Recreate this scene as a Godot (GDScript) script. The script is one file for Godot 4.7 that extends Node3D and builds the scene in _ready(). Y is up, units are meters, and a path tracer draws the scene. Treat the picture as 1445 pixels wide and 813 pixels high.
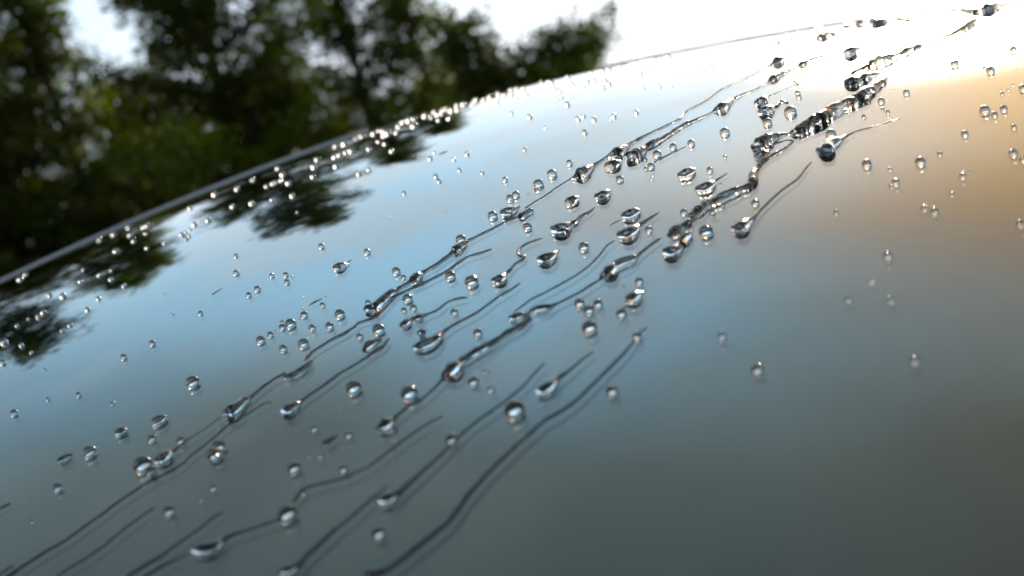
extends Node3D
# A wet, dark, glossy car panel seen close up: water beads and rivulets on it, blurred trees and a veiled low sun beyond.
# Lengths on the panel are in millimetres from the point under the lens: first to the side, then away from it.

const UNIT := 0.4                       # metres in one unit of the panel's curve
const PANEL_BASE := 1.15
const SUN_AZIMUTH := 20.5
const GLASS_THICK := 0.0026
const GAP := 0.015                      # millimetres between the glass and the underside of the water
const SIT := 0.20                       # a bead's middle over the panel, in radii
const SUN_HEIGHT := 17.0
var water: StandardMaterial3D
var painted_dark: StandardMaterial3D
var bead_meshes: Array[ArrayMesh] = []
var rng := RandomNumberGenerator.new()
var wave := FastNoiseLite.new()


func _ready() -> void:
	rng.seed = 7
	var half := deg_to_rad(23.17) / 2.0
	var lens := CameraAttributesPhysical.new()
	lens.frustum_focal_length = 12.0 / tan(half)
	lens.frustum_near = 0.02
	lens.frustum_far = 900.0
	lens.frustum_focus_distance = UNIT * 0.97
	lens.exposure_aperture = 21.5
	var cam := Camera3D.new()
	cam.name = "camera"
	add_child(cam)
	cam.attributes = lens
	cam.position = Vector3(0, PANEL_BASE, 0)
	cam.rotation = Vector3(0, 0, deg_to_rad(-16.0))
	cam.fov = 23.17
	cam.near = 0.02
	cam.far = 900.0
	cam.current = true

	var env := Environment.new()
	env.background_mode = Environment.BG_SKY
	env.sky = Sky.new()
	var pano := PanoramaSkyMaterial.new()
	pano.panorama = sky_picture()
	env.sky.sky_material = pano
	env.tonemap_mode = Environment.TONE_MAPPER_LINEAR
	env.tonemap_exposure = 1.0
	env.ssao_enabled = true
	env.ssil_enabled = true
	env.sdfgi_enabled = true
	var we := WorldEnvironment.new()
	we.name = "world_environment"
	we.environment = env
	add_child(we)

	var sun := DirectionalLight3D.new()
	sun.name = "sun"
	sun.light_energy = 1.6
	sun.light_angular_distance = 9.0
	sun.light_color = Color(1.0, 0.9, 0.78)
	sun.shadow_enabled = true
	sun.basis = Basis.looking_at(-towards(SUN_AZIMUTH, SUN_HEIGHT))
	add_child(sun)

	water = StandardMaterial3D.new()
	water.resource_name = "water"
	water.albedo_color = Color(1, 1, 1, 0)
	water.refraction_enabled = true
	water.refraction_scale = 0.033
	water.roughness = 0.0
	water.metallic_specular = 0.5

	# opaque dark painted under the water, for the unlit cabin seen through it: the indices nearly match, so that it hardly mirrors
	painted_dark = StandardMaterial3D.new()
	painted_dark.resource_name = "painted_dark_underside"
	painted_dark.albedo_color = Color(0.003, 0.003, 0.003).linear_to_srgb()
	painted_dark.roughness = 0.03
	painted_dark.metallic_specular = 0.16

	wave.seed = 3
	wave.frequency = 1.0
	wave.noise_type = FastNoiseLite.TYPE_SIMPLEX

	build_ground()
	build_car()
	build_trees()
	for k in 5:
		bead_meshes.append(bead_shape(k))
	build_rivulets()
	build_beads()
	build_specks()


func towards(azimuth: float, height: float) -> Vector3:
	var a := deg_to_rad(azimuth)
	var h := deg_to_rad(height)
	return Vector3(sin(a) * cos(h), sin(h), -cos(a) * cos(h))


# ---------------------------------------------------------------- sky: a clear strip under a grey cloud deck, sun veiled by warm haze
func sky_picture() -> ImageTexture:
	var w := 1024
	var h := 512
	var data := PackedFloat32Array()
	data.resize(w * h * 3)
	var cloud := FastNoiseLite.new()
	cloud.seed = 11
	cloud.noise_type = FastNoiseLite.TYPE_SIMPLEX_SMOOTH
	cloud.frequency = 1.5
	cloud.fractal_octaves = 4
	var s := towards(SUN_AZIMUTH, SUN_HEIGHT)
	for j in h:
		var el := 90.0 - 180.0 * (j + 0.5) / h
		for i in w:
			var d := towards(360.0 * (i + 0.5) / w, el)
			var c := Vector3(0.30, 0.31, 0.30)
			if el > -1.0:
				var flat := Vector3(d.x, d.y * 2.2, d.z)
				var n := cloud.get_noise_3dv(flat * 1.3)
				var n2 := cloud.get_noise_3dv(flat * 3.1 + Vector3(5, 2, 9))
				var from_sun := rad_to_deg(acos(clampf(d.dot(s), -1, 1)))
				var off := wrapf(360.0 * (i + 0.5) / w - SUN_AZIMUTH - 14.0, -180.0, 180.0)
				var from_glow := Vector2(off * cos(deg_to_rad(el)), (el - SUN_HEIGHT - 8.0) * 0.55).length()
				# clear air: pale at the horizon, blue above, brighter and whiter towards the sun
				var high := smoothstep(4.0, 30.0, el)
				c = Vector3(1.25, 1.33, 1.42).lerp(Vector3(0.68, 1.18, 1.62), high)
				c *= (0.62 + 0.98 * exp(-from_sun / 24.0)) * lerpf(1.0, 0.66, smoothstep(36.0, 47.0, from_sun) * smoothstep(90.0, 60.0, from_sun))
				c *= lerpf(1.0, 1.32, smoothstep(16.0, 25.0, from_sun) * smoothstep(40.0, 31.0, from_sun) * smoothstep(23.0, 34.0, el))
				c = c.lerp(Vector3(1.08, 1.12, 1.20), clampf(0.75 + n2 * 0.9, 0, 1) * exp(-pow(from_sun / 20.0, 2.0)))
				c = c.lerp(Vector3(0.95, 1.08, 1.20), clampf(n2 * 1.3, 0, 0.5) * smoothstep(50, 25, from_sun))
				c = c.lerp(Vector3(1.0, 0.97, 0.96) * lerpf(1.08, 1.75, smoothstep(23.0, 12.0, from_sun)), smoothstep(28.0, 20.0, from_sun) * smoothstep(23.0, 33.0, el) * 0.85)
				# grey rain cloud overhead, darker away from the sun
				var deck := smoothstep(37.0, 55.0, el + n * 7.0 + clampf((from_sun - 36.0) * 1.9, 0.0, 18.0) * smoothstep(100.0, 60.0, from_sun))
				var west := wrapf(off + SUN_AZIMUTH + 14.0, -180.0, 180.0)
				deck = maxf(deck, smoothstep(37.0, 55.0, el + n * 7.0 + clampf(-west - 5.0, 0.0, 15.0)) * smoothstep(-100.0, -60.0, west))
				var grey := Vector3(1.08, 1.38, 1.50).lerp(Vector3(1.12, 1.18, 1.02), exp(-pow(off / 25.0, 2.0))) * (0.12 + 1.33 * exp(-from_sun / 33.0)) * (1.0 + n2 * 0.16)
				grey *= lerpf(1.0, 0.8, smoothstep(4.0, 18.0, -west) * smoothstep(48.0, 38.0, el) * smoothstep(-100.0, -60.0, west))
				c = c.lerp(grey, deck)
				# warm haze beside the sun
				var warm := smoothstep(23.0, 7.0, from_glow + n2 * 3.0) * smoothstep(60.0, 34.0, el)
				c = c.lerp(Vector3(1.78, 1.09, 0.55) * lerpf(1.0, 0.62, smoothstep(28.0, 43.0, el)), warm)
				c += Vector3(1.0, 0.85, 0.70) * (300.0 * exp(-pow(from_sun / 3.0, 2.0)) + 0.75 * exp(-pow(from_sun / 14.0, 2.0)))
			var at := (j * w + i) * 3
			data[at] = c.x
			data[at + 1] = c.y
			data[at + 2] = c.z
	return ImageTexture.create_from_image(Image.create_from_data(w, h, false, Image.FORMAT_RGBF, data.to_byte_array()))


# ---------------------------------------------------------------- helpers
func tagged(o: Node3D, label: String, category: String, group := "", kind := "") -> Node3D:
	if label:
		o.set_meta("label", label)
	if category:
		o.set_meta("category", category)
	if group:
		o.set_meta("group", group)
	if kind:
		o.set_meta("kind", kind)
	return o


var used := {}
func numbered(called: String) -> String:
	var n: int = used.get(called, 0)
	used[called] = n + 1
	return called if n == 0 else "%s_%03d" % [called, n]


func put(called: String, mesh: Mesh, m: Material, parent: Node3D) -> MeshInstance3D:
	var o := MeshInstance3D.new()
	o.name = numbered(called) if parent == self else called
	o.mesh = mesh
	if m:
		o.material_override = m
	parent.add_child(o, true)
	return o


func base(called: String, at: Vector3) -> Node3D:
	var o := Node3D.new()
	o.name = numbered(called)
	o.position = at
	add_child(o)
	return o


func grid_mesh(points: Array, normals: Array, rows: int, cols: int, closed := false, turned := false) -> ArrayMesh:
	var a := []
	a.resize(Mesh.ARRAY_MAX)
	a[Mesh.ARRAY_VERTEX] = PackedVector3Array(points)
	a[Mesh.ARRAY_NORMAL] = PackedVector3Array(normals)
	var index := PackedInt32Array()
	var last := cols if closed else cols - 1
	for r in rows - 1:
		for c in last:
			var p := r * cols + c
			var q := r * cols + (c + 1) % cols
			if turned:
				index.append_array([p, p + cols, q, q, p + cols, q + cols])
			else:
				index.append_array([p, q, p + cols, q, q + cols, p + cols])
	a[Mesh.ARRAY_INDEX] = index
	var mesh := ArrayMesh.new()
	mesh.add_surface_from_arrays(Mesh.PRIMITIVE_TRIANGLES, a)
	return mesh


# ---------------------------------------------------------------- the car panel
func curve(x: float, z: float) -> float:
	return (-0.335959) + (0.131198) * x + (0.532887) * z + (-0.090244) * x * x + (-0.099869) * x * z + (-0.151679) * z * z + (-0.019578) * x * x * x + (-0.024726) * x * x * z + (0.017833) * x * z * z + (0.018594) * z * z * z


func panel_unit(x: float, z: float) -> float:
	# the measured crown of the panel; past it the sides and the far end roll away
	var e := 0.001
	var xc := clampf(x, -1.0, 0.95)
	var zc := minf(z, 2.45)
	var y := curve(xc, zc)
	if x != xc:
		var sx := (curve(xc + e, zc) - curve(xc - e, zc)) / (2 * e)
		y += sx * (x - xc) - 0.35 * (x - xc) * (x - xc)
	if z != zc:
		var sz := (curve(xc, zc + e) - curve(xc, zc - e)) / (2 * e)
		y += sz * (z - zc) - 0.2 * (z - zc) * (z - zc)
	return y


func panel(x: float, away: float) -> Vector3:
	return Vector3(x, PANEL_BASE + UNIT * panel_unit(x / UNIT, away / UNIT), -away)


func panel_normal(x: float, away: float) -> Vector3:
	var e := 0.0008
	var px := panel(x + e, away) - panel(x - e, away)
	var pz := panel(x, away + e) - panel(x, away - e)
	return px.cross(pz).normalized()


func build_car() -> void:
	var car := base("car_body", Vector3.ZERO)
	tagged(car, "dark tinted curved car window, wet with beads and rivulets, mirroring sky and trees", "car")
	var glass := StandardMaterial3D.new()
	glass.resource_name = "tinted_glass"
	glass.albedo_color = Color(0.80, 0.87, 0.84, 0.0)
	glass.refraction_enabled = true
	glass.refraction_scale = 0.05
	glass.roughness = 0.0
	glass.metallic_specular = 0.5
	var dark := StandardMaterial3D.new()
	dark.resource_name = "absorbing_black"
	dark.albedo_color = Color(0.012, 0.013, 0.012).linear_to_srgb()
	dark.roughness = 0.8
	dark.metallic_specular = 0.1
	var paint := StandardMaterial3D.new()
	paint.resource_name = "dark_paint"
	paint.albedo_color = Color(0.012, 0.013, 0.013).linear_to_srgb()
	paint.roughness = 0.08
	var nx := 281
	var nz := 321
	var pts := []
	var nor := []
	var under := []
	var under_n := []
	var dark_sheet := []
	for k in nz:
		var away := lerpf(-0.28, 1.32, k / (nz - 1.0))
		for i in nx:
			var x := lerpf(-0.80, 0.80, i / (nx - 1.0))
			var p := panel(x, away)
			var up := panel_normal(x, away)
			pts.append(p)
			nor.append(up)
			under.append(p - up * GLASS_THICK)
			under_n.append(-up)
			dark_sheet.append(p - up * 0.012)
	var pane := grid_mesh(pts, nor, nz, nx, false, true)
	pane.add_surface_from_arrays(Mesh.PRIMITIVE_TRIANGLES, grid_mesh(under, under_n, nz, nx).surface_get_arrays(0))
	put("windscreen", pane, glass, car)
	put("added_dark_sheet", grid_mesh(dark_sheet, nor, nz, nx, false, true), dark, car)  # black sheet added close under the glass to absorb light, for the unseen cabin
	# the flanks: from the rim of the panel down to the sill
	var rim := []
	for i in nx:
		rim.append(pts[i])
	for k in nz:
		rim.append(pts[k * nx + nx - 1])
	for i in nx:
		rim.append(pts[(nz - 1) * nx + nx - 1 - i])
	for k in nz:
		rim.append(pts[(nz - 1 - k) * nx])
	var mid := Vector3(0, 0, -0.5)
	var wall := []
	var wall_n := []
	for step in 9:
		var f := step / 8.0
		for p: Vector3 in rim:
			var out := Vector3(p.x - mid.x, 0, p.z - mid.z).normalized()
			wall.append(Vector3(p.x, lerpf(p.y, 0.22, f), p.z) + out * 0.03 * sin(f * PI))
			wall_n.append((out + Vector3.UP * 0.2 * cos(f * PI)).normalized())
	put("flank", grid_mesh(wall, wall_n, 9, rim.size(), true), paint, car)
	# grey moulding along the far edge
	var rubber := StandardMaterial3D.new()
	rubber.resource_name = "grey_moulding"
	rubber.albedo_color = Color(0.27, 0.255, 0.26).linear_to_srgb()
	rubber.roughness = 0.42
	put("edge_moulding", strip([-415.08, 698.0, 0.35, 1.65, -371.94, 726.0, 0.35, 1.65, -328.36, 754.0, 0.35, 1.65, -296.05, 776.0, 0.35, 1.65, -275.69, 790.0, 0.36, 1.65, -253.98, 804.0, 0.37, 1.65, -232.07, 816.0, 0.38, 1.65, -199.98, 836.0, 0.4, 1.65, -179.02, 848.0, 0.41, 1.65, -159.82, 858.0, 0.42, 1.65, -130.44, 872.0, 0.43, 1.65, -106.24, 880.0, 0.44, 1.65, -79.56, 888.0, 0.45, 1.65, -61.81, 890.0, 0.69, 1.65, -43.13, 1608.0, 1.2, 1.65, -5.41, 1608.0, 1.5, 1.65, 44.89, 1608.0, 1.16, 1.65, 94.74, 1608.0, 0.41, 1.65, 132.23, 1608.0, -0.4, 1.9]), rubber, car)
	# black seal along the rest of the crest
	var black := StandardMaterial3D.new()
	black.resource_name = "black_seal"
	black.albedo_color = Color(0.02, 0.018, 0.016).linear_to_srgb()
	black.roughness = 0.6
	put("edge_seal", strip([132.23, 1608.0, -0.4, 1.9, 91.49, 818.0, -0.95, 1.9, 112.33, 796.0, -0.95, 1.9, 128.63, 778.0, -0.95, 1.9, 153.59, 748.0, -0.95, 1.9, 181.12, 712.0, -0.95, 1.9, 191.29, 700.0, -0.95, 1.9, 211.54, 672.0, -1.2, 1.9, 229.36, 648.0, -1.5, 1.9, 251.11, 618.0, -1.5, 1.9, 279.04, 576.0, -1.5, 1.9]), black, car)


func strip(rows: Array) -> ArrayMesh:
	var spine := PackedVector3Array()
	var radius := PackedFloat32Array()
	for k in rows.size() / 4:
		spine.append(panel(rows[4 * k] * 0.001, rows[4 * k + 1] * 0.001) + Vector3.UP * rows[4 * k + 2] * 0.001)
		radius.append(rows[4 * k + 3] * 0.001)
	return tube(spine, radius, 10)


func tube(spine: PackedVector3Array, radius: PackedFloat32Array, sides: int) -> ArrayMesh:
	var pts := []
	var nor := []
	for k in spine.size():
		var t := (spine[mini(k + 1, spine.size() - 1)] - spine[maxi(k - 1, 0)]).normalized()
		var b := t.cross(Vector3.UP if absf(t.y) < 0.9 else Vector3.RIGHT).normalized()
		var n := b.cross(t)
		for i in sides:
			var a := TAU * i / sides
			var o := b * cos(a) + n * sin(a)
			pts.append(spine[k] + o * radius[k])
			nor.append(o)
	return grid_mesh(pts, nor, spine.size(), sides, true)


func build_ground() -> void:
	var tarmac := StandardMaterial3D.new()
	tarmac.resource_name = "tarmac"
	tarmac.albedo_color = Color(0.06, 0.06, 0.058).linear_to_srgb()
	tarmac.roughness = 0.9
	var n := NoiseTexture2D.new()
	n.noise = FastNoiseLite.new()
	n.noise.seed = 5
	n.noise.frequency = 0.06
	n.seamless = true
	n.as_normal_map = true
	n.bump_strength = 4.0
	tarmac.normal_enabled = true
	tarmac.normal_texture = n
	tarmac.uv1_triplanar = true
	tarmac.uv1_world_triplanar = true
	tarmac.uv1_scale = Vector3(0.7, 0.7, 0.7)
	var m := PlaneMesh.new()
	m.size = Vector2(900, 900)
	var g := put("ground", m, tarmac, self)
	tagged(g, "grey tarmac ground around the car, below the view", "ground", "", "structure")


# ---------------------------------------------------------------- trees
func build_trees() -> void:
	var bark := StandardMaterial3D.new()
	bark.resource_name = "bark"
	bark.albedo_color = Color(0.055, 0.042, 0.03).linear_to_srgb()
	bark.roughness = 0.95
	var leaf := StandardMaterial3D.new()
	leaf.resource_name = "leaf"
	leaf.albedo_color = Color.WHITE
	leaf.vertex_color_use_as_albedo = true
	leaf.roughness = 0.6
	leaf.backlight_enabled = true
	leaf.backlight = Color(0.85, 0.95, 0.15)
	var sprays: Array[ArrayMesh] = []
	for k in 3:
		sprays.append(spray_shape(k))
	var rows := [
		{"az": -35.0, "away": 14.0, "tall": 6.4, "spread": 2.13, "taper": 0.6, "droop": 0.05, "low": 0.12, "limbs": 50, "seed": 21, "label": "dark leafy tree at the end of the row, mostly beyond the edge of view"},
		{"az": -28.5, "away": 14.5, "tall": 6.9, "spread": 2.02, "taper": 0.6, "droop": 0.05, "low": 0.12, "limbs": 50, "seed": 29, "label": "tall conifer next to the end of the row, seen only as a reflection"},
		{"az": -22.8, "away": 13.0, "tall": 6.5, "spread": 1.68, "taper": 0.58, "droop": 0.05, "low": 0.12, "limbs": 52, "seed": 22, "label": "broad conifer whose reflection hangs lowest on the glass"},
		{"az": -18.4, "away": 14.0, "tall": 6.7, "spread": 1.40, "taper": 0.58, "droop": 0.1, "low": 0.1, "limbs": 54, "seed": 23, "label": "conifer filling the corner of the view, beside two bright sky gaps"},
		{"az": -15.0, "away": 13.5, "tall": 6.4, "spread": 0.95, "taper": 0.7, "droop": 0.15, "low": 0.1, "limbs": 56, "seed": 27, "label": "slim conifer between two slanting bright sky gaps"},
		{"az": -9.6, "away": 13.0, "tall": 7.0, "spread": 1.85, "taper": 0.58, "droop": 0.12, "low": 0.1, "limbs": 64, "seed": 24, "label": "widest and tallest yellow green conifer, in the middle of the row"},
		{"az": -4.1, "away": 14.0, "tall": 6.3, "spread": 1.01, "taper": 0.7, "droop": 0.1, "low": 0.1, "limbs": 56, "seed": 25, "label": "slim dark conifer between the widest conifer and the last sky gap"},
		{"az": -1.5, "away": 14.5, "tall": 5.7, "spread": 0.84, "taper": 0.7, "droop": 0.1, "low": 0.15, "limbs": 46, "seed": 26, "label": "slimmest conifer, second from the open sky"},
		{"az": 1.6, "away": 12.0, "tall": 3.45, "spread": 0.90, "taper": 0.6, "droop": 0.1, "low": 0.2, "limbs": 26, "seed": 28, "arms": [[2.72, 2.0, 1.25, 0.13], [2.70, -8.0, 1.15, 0.18], [2.62, 6.0, 1.15, 0.12], [2.5, 10.0, 0.95, 0.05], [2.85, -5.0, 0.95, 0.15], [2.9, 14.0, 0.7, 0.12], [2.45, -12.0, 0.8, 0.1]], "label": "low end tree with one long feathery bough reaching over the open sky"},
		{"az": -26.0, "away": 18.0, "tall": 5.6, "spread": 2.46, "taper": 0.5, "droop": 0.2, "low": 0.05, "limbs": 54, "seed": 31, "label": "low bushy tree behind the row, under the tree with the lowest reflection"},
		{"az": -19.0, "away": 17.0, "tall": 5.0, "spread": 2.46, "taper": 0.5, "droop": 0.2, "low": 0.05, "limbs": 44, "seed": 32, "label": "low bushy tree behind the row, below the two slanting sky gaps"},
		{"az": -12.8, "away": 16.5, "tall": 4.6, "spread": 2.35, "taper": 0.5, "droop": 0.2, "low": 0.05, "limbs": 44, "seed": 33, "label": "low bushy tree behind the widest conifer"},
		{"az": -6.8, "away": 17.0, "tall": 4.3, "spread": 2.24, "taper": 0.5, "droop": 0.2, "low": 0.05, "limbs": 44, "seed": 34, "label": "low bushy tree behind the slim dark conifer"},
		{"az": -2.0, "away": 16.0, "tall": 3.5, "spread": 1.68, "taper": 0.5, "droop": 0.2, "low": 0.05, "limbs": 36, "seed": 43, "label": "small bushy tree at the foot of the slimmest conifer"},
	]
	for r in rows:
		tree(r, bark, leaf, sprays)


func spray_shape(variant: int) -> ArrayMesh:
	# a fan of narrow leaves round a twig that points along +z
	var r := RandomNumberGenerator.new()
	r.seed = 40 + variant
	var st := SurfaceTool.new()
	st.begin(Mesh.PRIMITIVE_TRIANGLES)
	for k in 26:
		var along := r.randf_range(-0.5, 0.5)
		var at := Vector3(r.randfn(0, 0.16), r.randfn(0, 0.10), along)
		var dir := Vector3(r.randf_range(-1, 1), r.randf_range(-0.6, 0.6), r.randf_range(-0.2, 1.0)).normalized()
		var side := dir.cross(Vector3(r.randf_range(-0.5, 0.5), 1, r.randf_range(-0.5, 0.5))).normalized()
		var long := r.randf_range(0.12, 0.24)
		var wide := r.randf_range(0.03, 0.06)
		var n := side.cross(dir).normalized()
		var p := [at, at + dir * long * 0.45 + side * wide, at + dir * long, at + dir * long * 0.45 - side * wide]
		for i in [0, 1, 2, 0, 2, 3]:
			st.set_normal(-n)
			st.add_vertex(p[i])
	return st.commit()


func tree(d: Dictionary, bark: Material, leaf: Material, sprays: Array[ArrayMesh]) -> void:
	var r := RandomNumberGenerator.new()
	r.seed = d.seed
	var a := deg_to_rad(d.az)
	var at := Vector3(sin(a) * d.away, 0, -cos(a) * d.away)
	var tall: float = d.tall
	var o := base("tree", at)
	tagged(o, d.label, "tree", "trees beyond the car")
	var lean := Vector3(r.randf_range(-0.04, 0.04), 0, r.randf_range(-0.04, 0.04))
	var spine := PackedVector3Array()
	var radius := PackedFloat32Array()
	for k in 11:
		var f := k / 10.0
		spine.append(Vector3(sin(f * 3.0 + d.seed) * 0.08, f * tall * 0.97, cos(f * 2.3 + d.seed) * 0.08) + lean * f * tall)
		radius.append(lerpf(0.017, 0.0025, pow(f, 0.8)) * tall)
	put("trunk", tube(spine, radius, 10), bark, o)
	var limbs := SurfaceTool.new()
	limbs.begin(Mesh.PRIMITIVE_TRIANGLES)
	var where: Array[Transform3D] = []
	var tint: Array[Color] = []
	var n: int = d.limbs
	var hue := r.randf_range(0.8, 1.2)
	for k in n:
		var f := lerpf(d.low, 0.99, (k + r.randf_range(0.0, 0.9)) / n)
		var pos := f * 10.0
		var root := spine[int(minf(pos, 9))].lerp(spine[int(minf(pos, 9)) + 1], clampf(pos - int(minf(pos, 9)), 0, 1))
		var turn := k * 2.39996 + r.randf_range(-0.5, 0.5)
		var reach: float = d.spread * pow(clampf(1.04 - f, 0.03, 1.0), d.taper) * r.randf_range(0.65, 1.15)
		var rise: float = lerpf(d.droop, 0.9, f * f) + r.randf_range(-0.15, 0.15)
		limb(r, limbs, where, tint, root, turn, reach, rise, tall, hue)
	if d.has("arms"):
		for arm in d.arms:
			limb(r, limbs, where, tint, Vector3(spine[5].x, arm[0], spine[5].z), deg_to_rad(arm[1]), arm[2], arm[3], tall, hue * 1.1)
	put("limbs", limbs.commit(), bark, o).set_meta("kind", "stuff")
	for v in sprays.size():
		var some := MultiMesh.new()
		some.transform_format = MultiMesh.TRANSFORM_3D
		some.use_colors = true
		some.mesh = sprays[v]
		var count := 0
		for k in where.size():
			if k % sprays.size() == v:
				count += 1
		some.instance_count = count
		var q := 0
		for k in where.size():
			if k % sprays.size() == v:
				some.set_instance_transform(q, where[k])
				some.set_instance_color(q, tint[k])
				q += 1
		var c := MultiMeshInstance3D.new()
		c.name = "crown"
		c.multimesh = some
		c.material_override = leaf
		c.set_meta("kind", "stuff")
		o.add_child(c, true)


func limb(r: RandomNumberGenerator, st: SurfaceTool, where: Array[Transform3D], tint: Array[Color], root: Vector3, turn: float, reach: float, rise: float, tall: float, hue: float) -> void:
	var out := Vector3(cos(turn), 0, sin(turn))
	var side := out.cross(Vector3.UP)
	var steps := maxi(3, int(reach / 0.16))
	var p := root
	var spine := PackedVector3Array([root])
	var radius := PackedFloat32Array([0.006 * tall * clampf(reach, 0.3, 1.4)])
	var tone := r.randf_range(0.45, 1.0) if r.randf() < 0.6 else r.randf_range(1.2, 2.3)
	for k in steps:
		var f := (k + 1.0) / steps
		var dir := (out + Vector3.UP * (rise + 0.35 * f * f) + side * r.randf_range(-0.25, 0.25)).normalized()
		p += dir * reach / steps
		spine.append(p)
		radius.append(radius[0] * (1.0 - 0.85 * f))
		var width := 0.26 * reach * sin(clampf(f * 2.2 + 0.5, 0, 2.75)) + 0.06
		for j in 4 + int(14.0 * width):
			var off := side * r.randf_range(-1, 1) * width + Vector3.UP * r.randfn(0, 0.05)
			var face := (dir + off.normalized() * 0.8 + Vector3.UP * r.randf_range(-0.25, 0.15)).normalized()
			var size := r.randf_range(0.26, 0.5)
			where.append(Transform3D(Basis.looking_at(-face).rotated(face, r.randf_range(-0.7, 0.7)).scaled(Vector3.ONE * size), p + off))
			var t := tone * r.randf_range(0.6, 1.4) * hue
			tint.append(Color(0.072 * t, 0.084 * t, 0.007 * t))
	st.append_from(tube(spine, radius, 6), 0, Transform3D.IDENTITY)


# ---------------------------------------------------------------- water
func bead_shape(variant: int) -> ArrayMesh:
	# a bead of radius 1 whose middle is at the origin; a little uneven, flatter below
	var rows := 22
	var cols := 36
	var pts := []
	var end := PI / 2 + asin(SIT)
	for j in rows:
		var v := end * j / (rows - 1.0)
		for i in cols:
			var u := TAU * i / cols
			var d := Vector3(sin(v) * cos(u), cos(v), -sin(v) * sin(u))
			var s := 1.0 + 0.035 * wave.get_noise_3dv(d * 0.7 + Vector3.ONE * variant * 9.0)
			var p := d * s
			if j == rows - 1:
				p.y = -SIT
			pts.append(p)
	var mesh := grid_mesh(pts, smooth_normals(pts, rows, cols, true), rows, cols, true)
	mesh.surface_set_material(0, water)
	var foot := []
	var rim := []
	var rim_n := []
	for f in [1.0, 0.46, 0.46, 0.02]:
		for i in cols:
			var p: Vector3 = pts[(rows - 1) * cols + i]
			(rim if foot.size() == 0 and rim.size() < 2 * cols else foot).append(Vector3(p.x * f, -SIT, p.z * f))
			rim_n.append(Vector3.DOWN)
	rim_n.resize(2 * cols)
	return with_base(with_base(mesh, rim, rim_n, 2, cols, painted_dark), foot, rim_n, 2, cols, water)


func with_base(mesh: ArrayMesh, pts: Array, nor: Array, rows: int, cols: int, m: Material) -> ArrayMesh:
	# the flat underside: clear parts throw slanting light back up, dark parts are painted to darken the drop
	var under := grid_mesh(pts, nor, rows, cols, true)
	mesh.add_surface_from_arrays(Mesh.PRIMITIVE_TRIANGLES, under.surface_get_arrays(0))
	mesh.surface_set_material(mesh.get_surface_count() - 1, m)
	return mesh


func smooth_normals(pts: Array, rows: int, cols: int, poles: bool, closed := true) -> Array:
	var nor := []
	for j in rows:
		for i in cols:
			var a: Vector3 = pts[j * cols + ((i + 1) % cols if closed else mini(i + 1, cols - 1))] - pts[j * cols + ((i + cols - 1) % cols if closed else maxi(i - 1, 0))]
			var b: Vector3 = pts[mini(j + 1, rows - 1) * cols + i] - pts[maxi(j - 1, 0) * cols + i]
			nor.append(b.cross(a).normalized())
	if poles:
		for j in [0]:
			var inner := 1
			var sum := Vector3.ZERO
			for i in cols:
				sum += nor[inner * cols + i]
			for i in cols:
				nor[j * cols + i] = sum.normalized()
	return nor


func sit(r: float) -> float:
	# how high the middle of a water tube or bead of that radius (in mm) sits over the panel, in radii
	return lerpf(-0.05, 0.28, smoothstep(0.35, 1.3, r))


func bead(x: float, away: float, r: float, label: String) -> void:
	var o := put("water_bead", bead_meshes[rng.randi() % 5], null, self)
	var n := panel_normal(x * 0.001, away * 0.001)
	var flat := 1.0 - 0.06 * clampf(r - 1.2, 0.0, 2.5)
	var turn := Basis(Quaternion(Vector3.UP, n)) * Basis(Vector3.UP, rng.randf() * TAU)
	o.transform = Transform3D(turn.scaled_local(Vector3(r, r * flat, r) * 0.001), panel(x * 0.001, away * 0.001) + n * (r * SIT * flat + GAP) * 0.001)
	tagged(o, label, "water drop", "round water beads on the car window")


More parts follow.
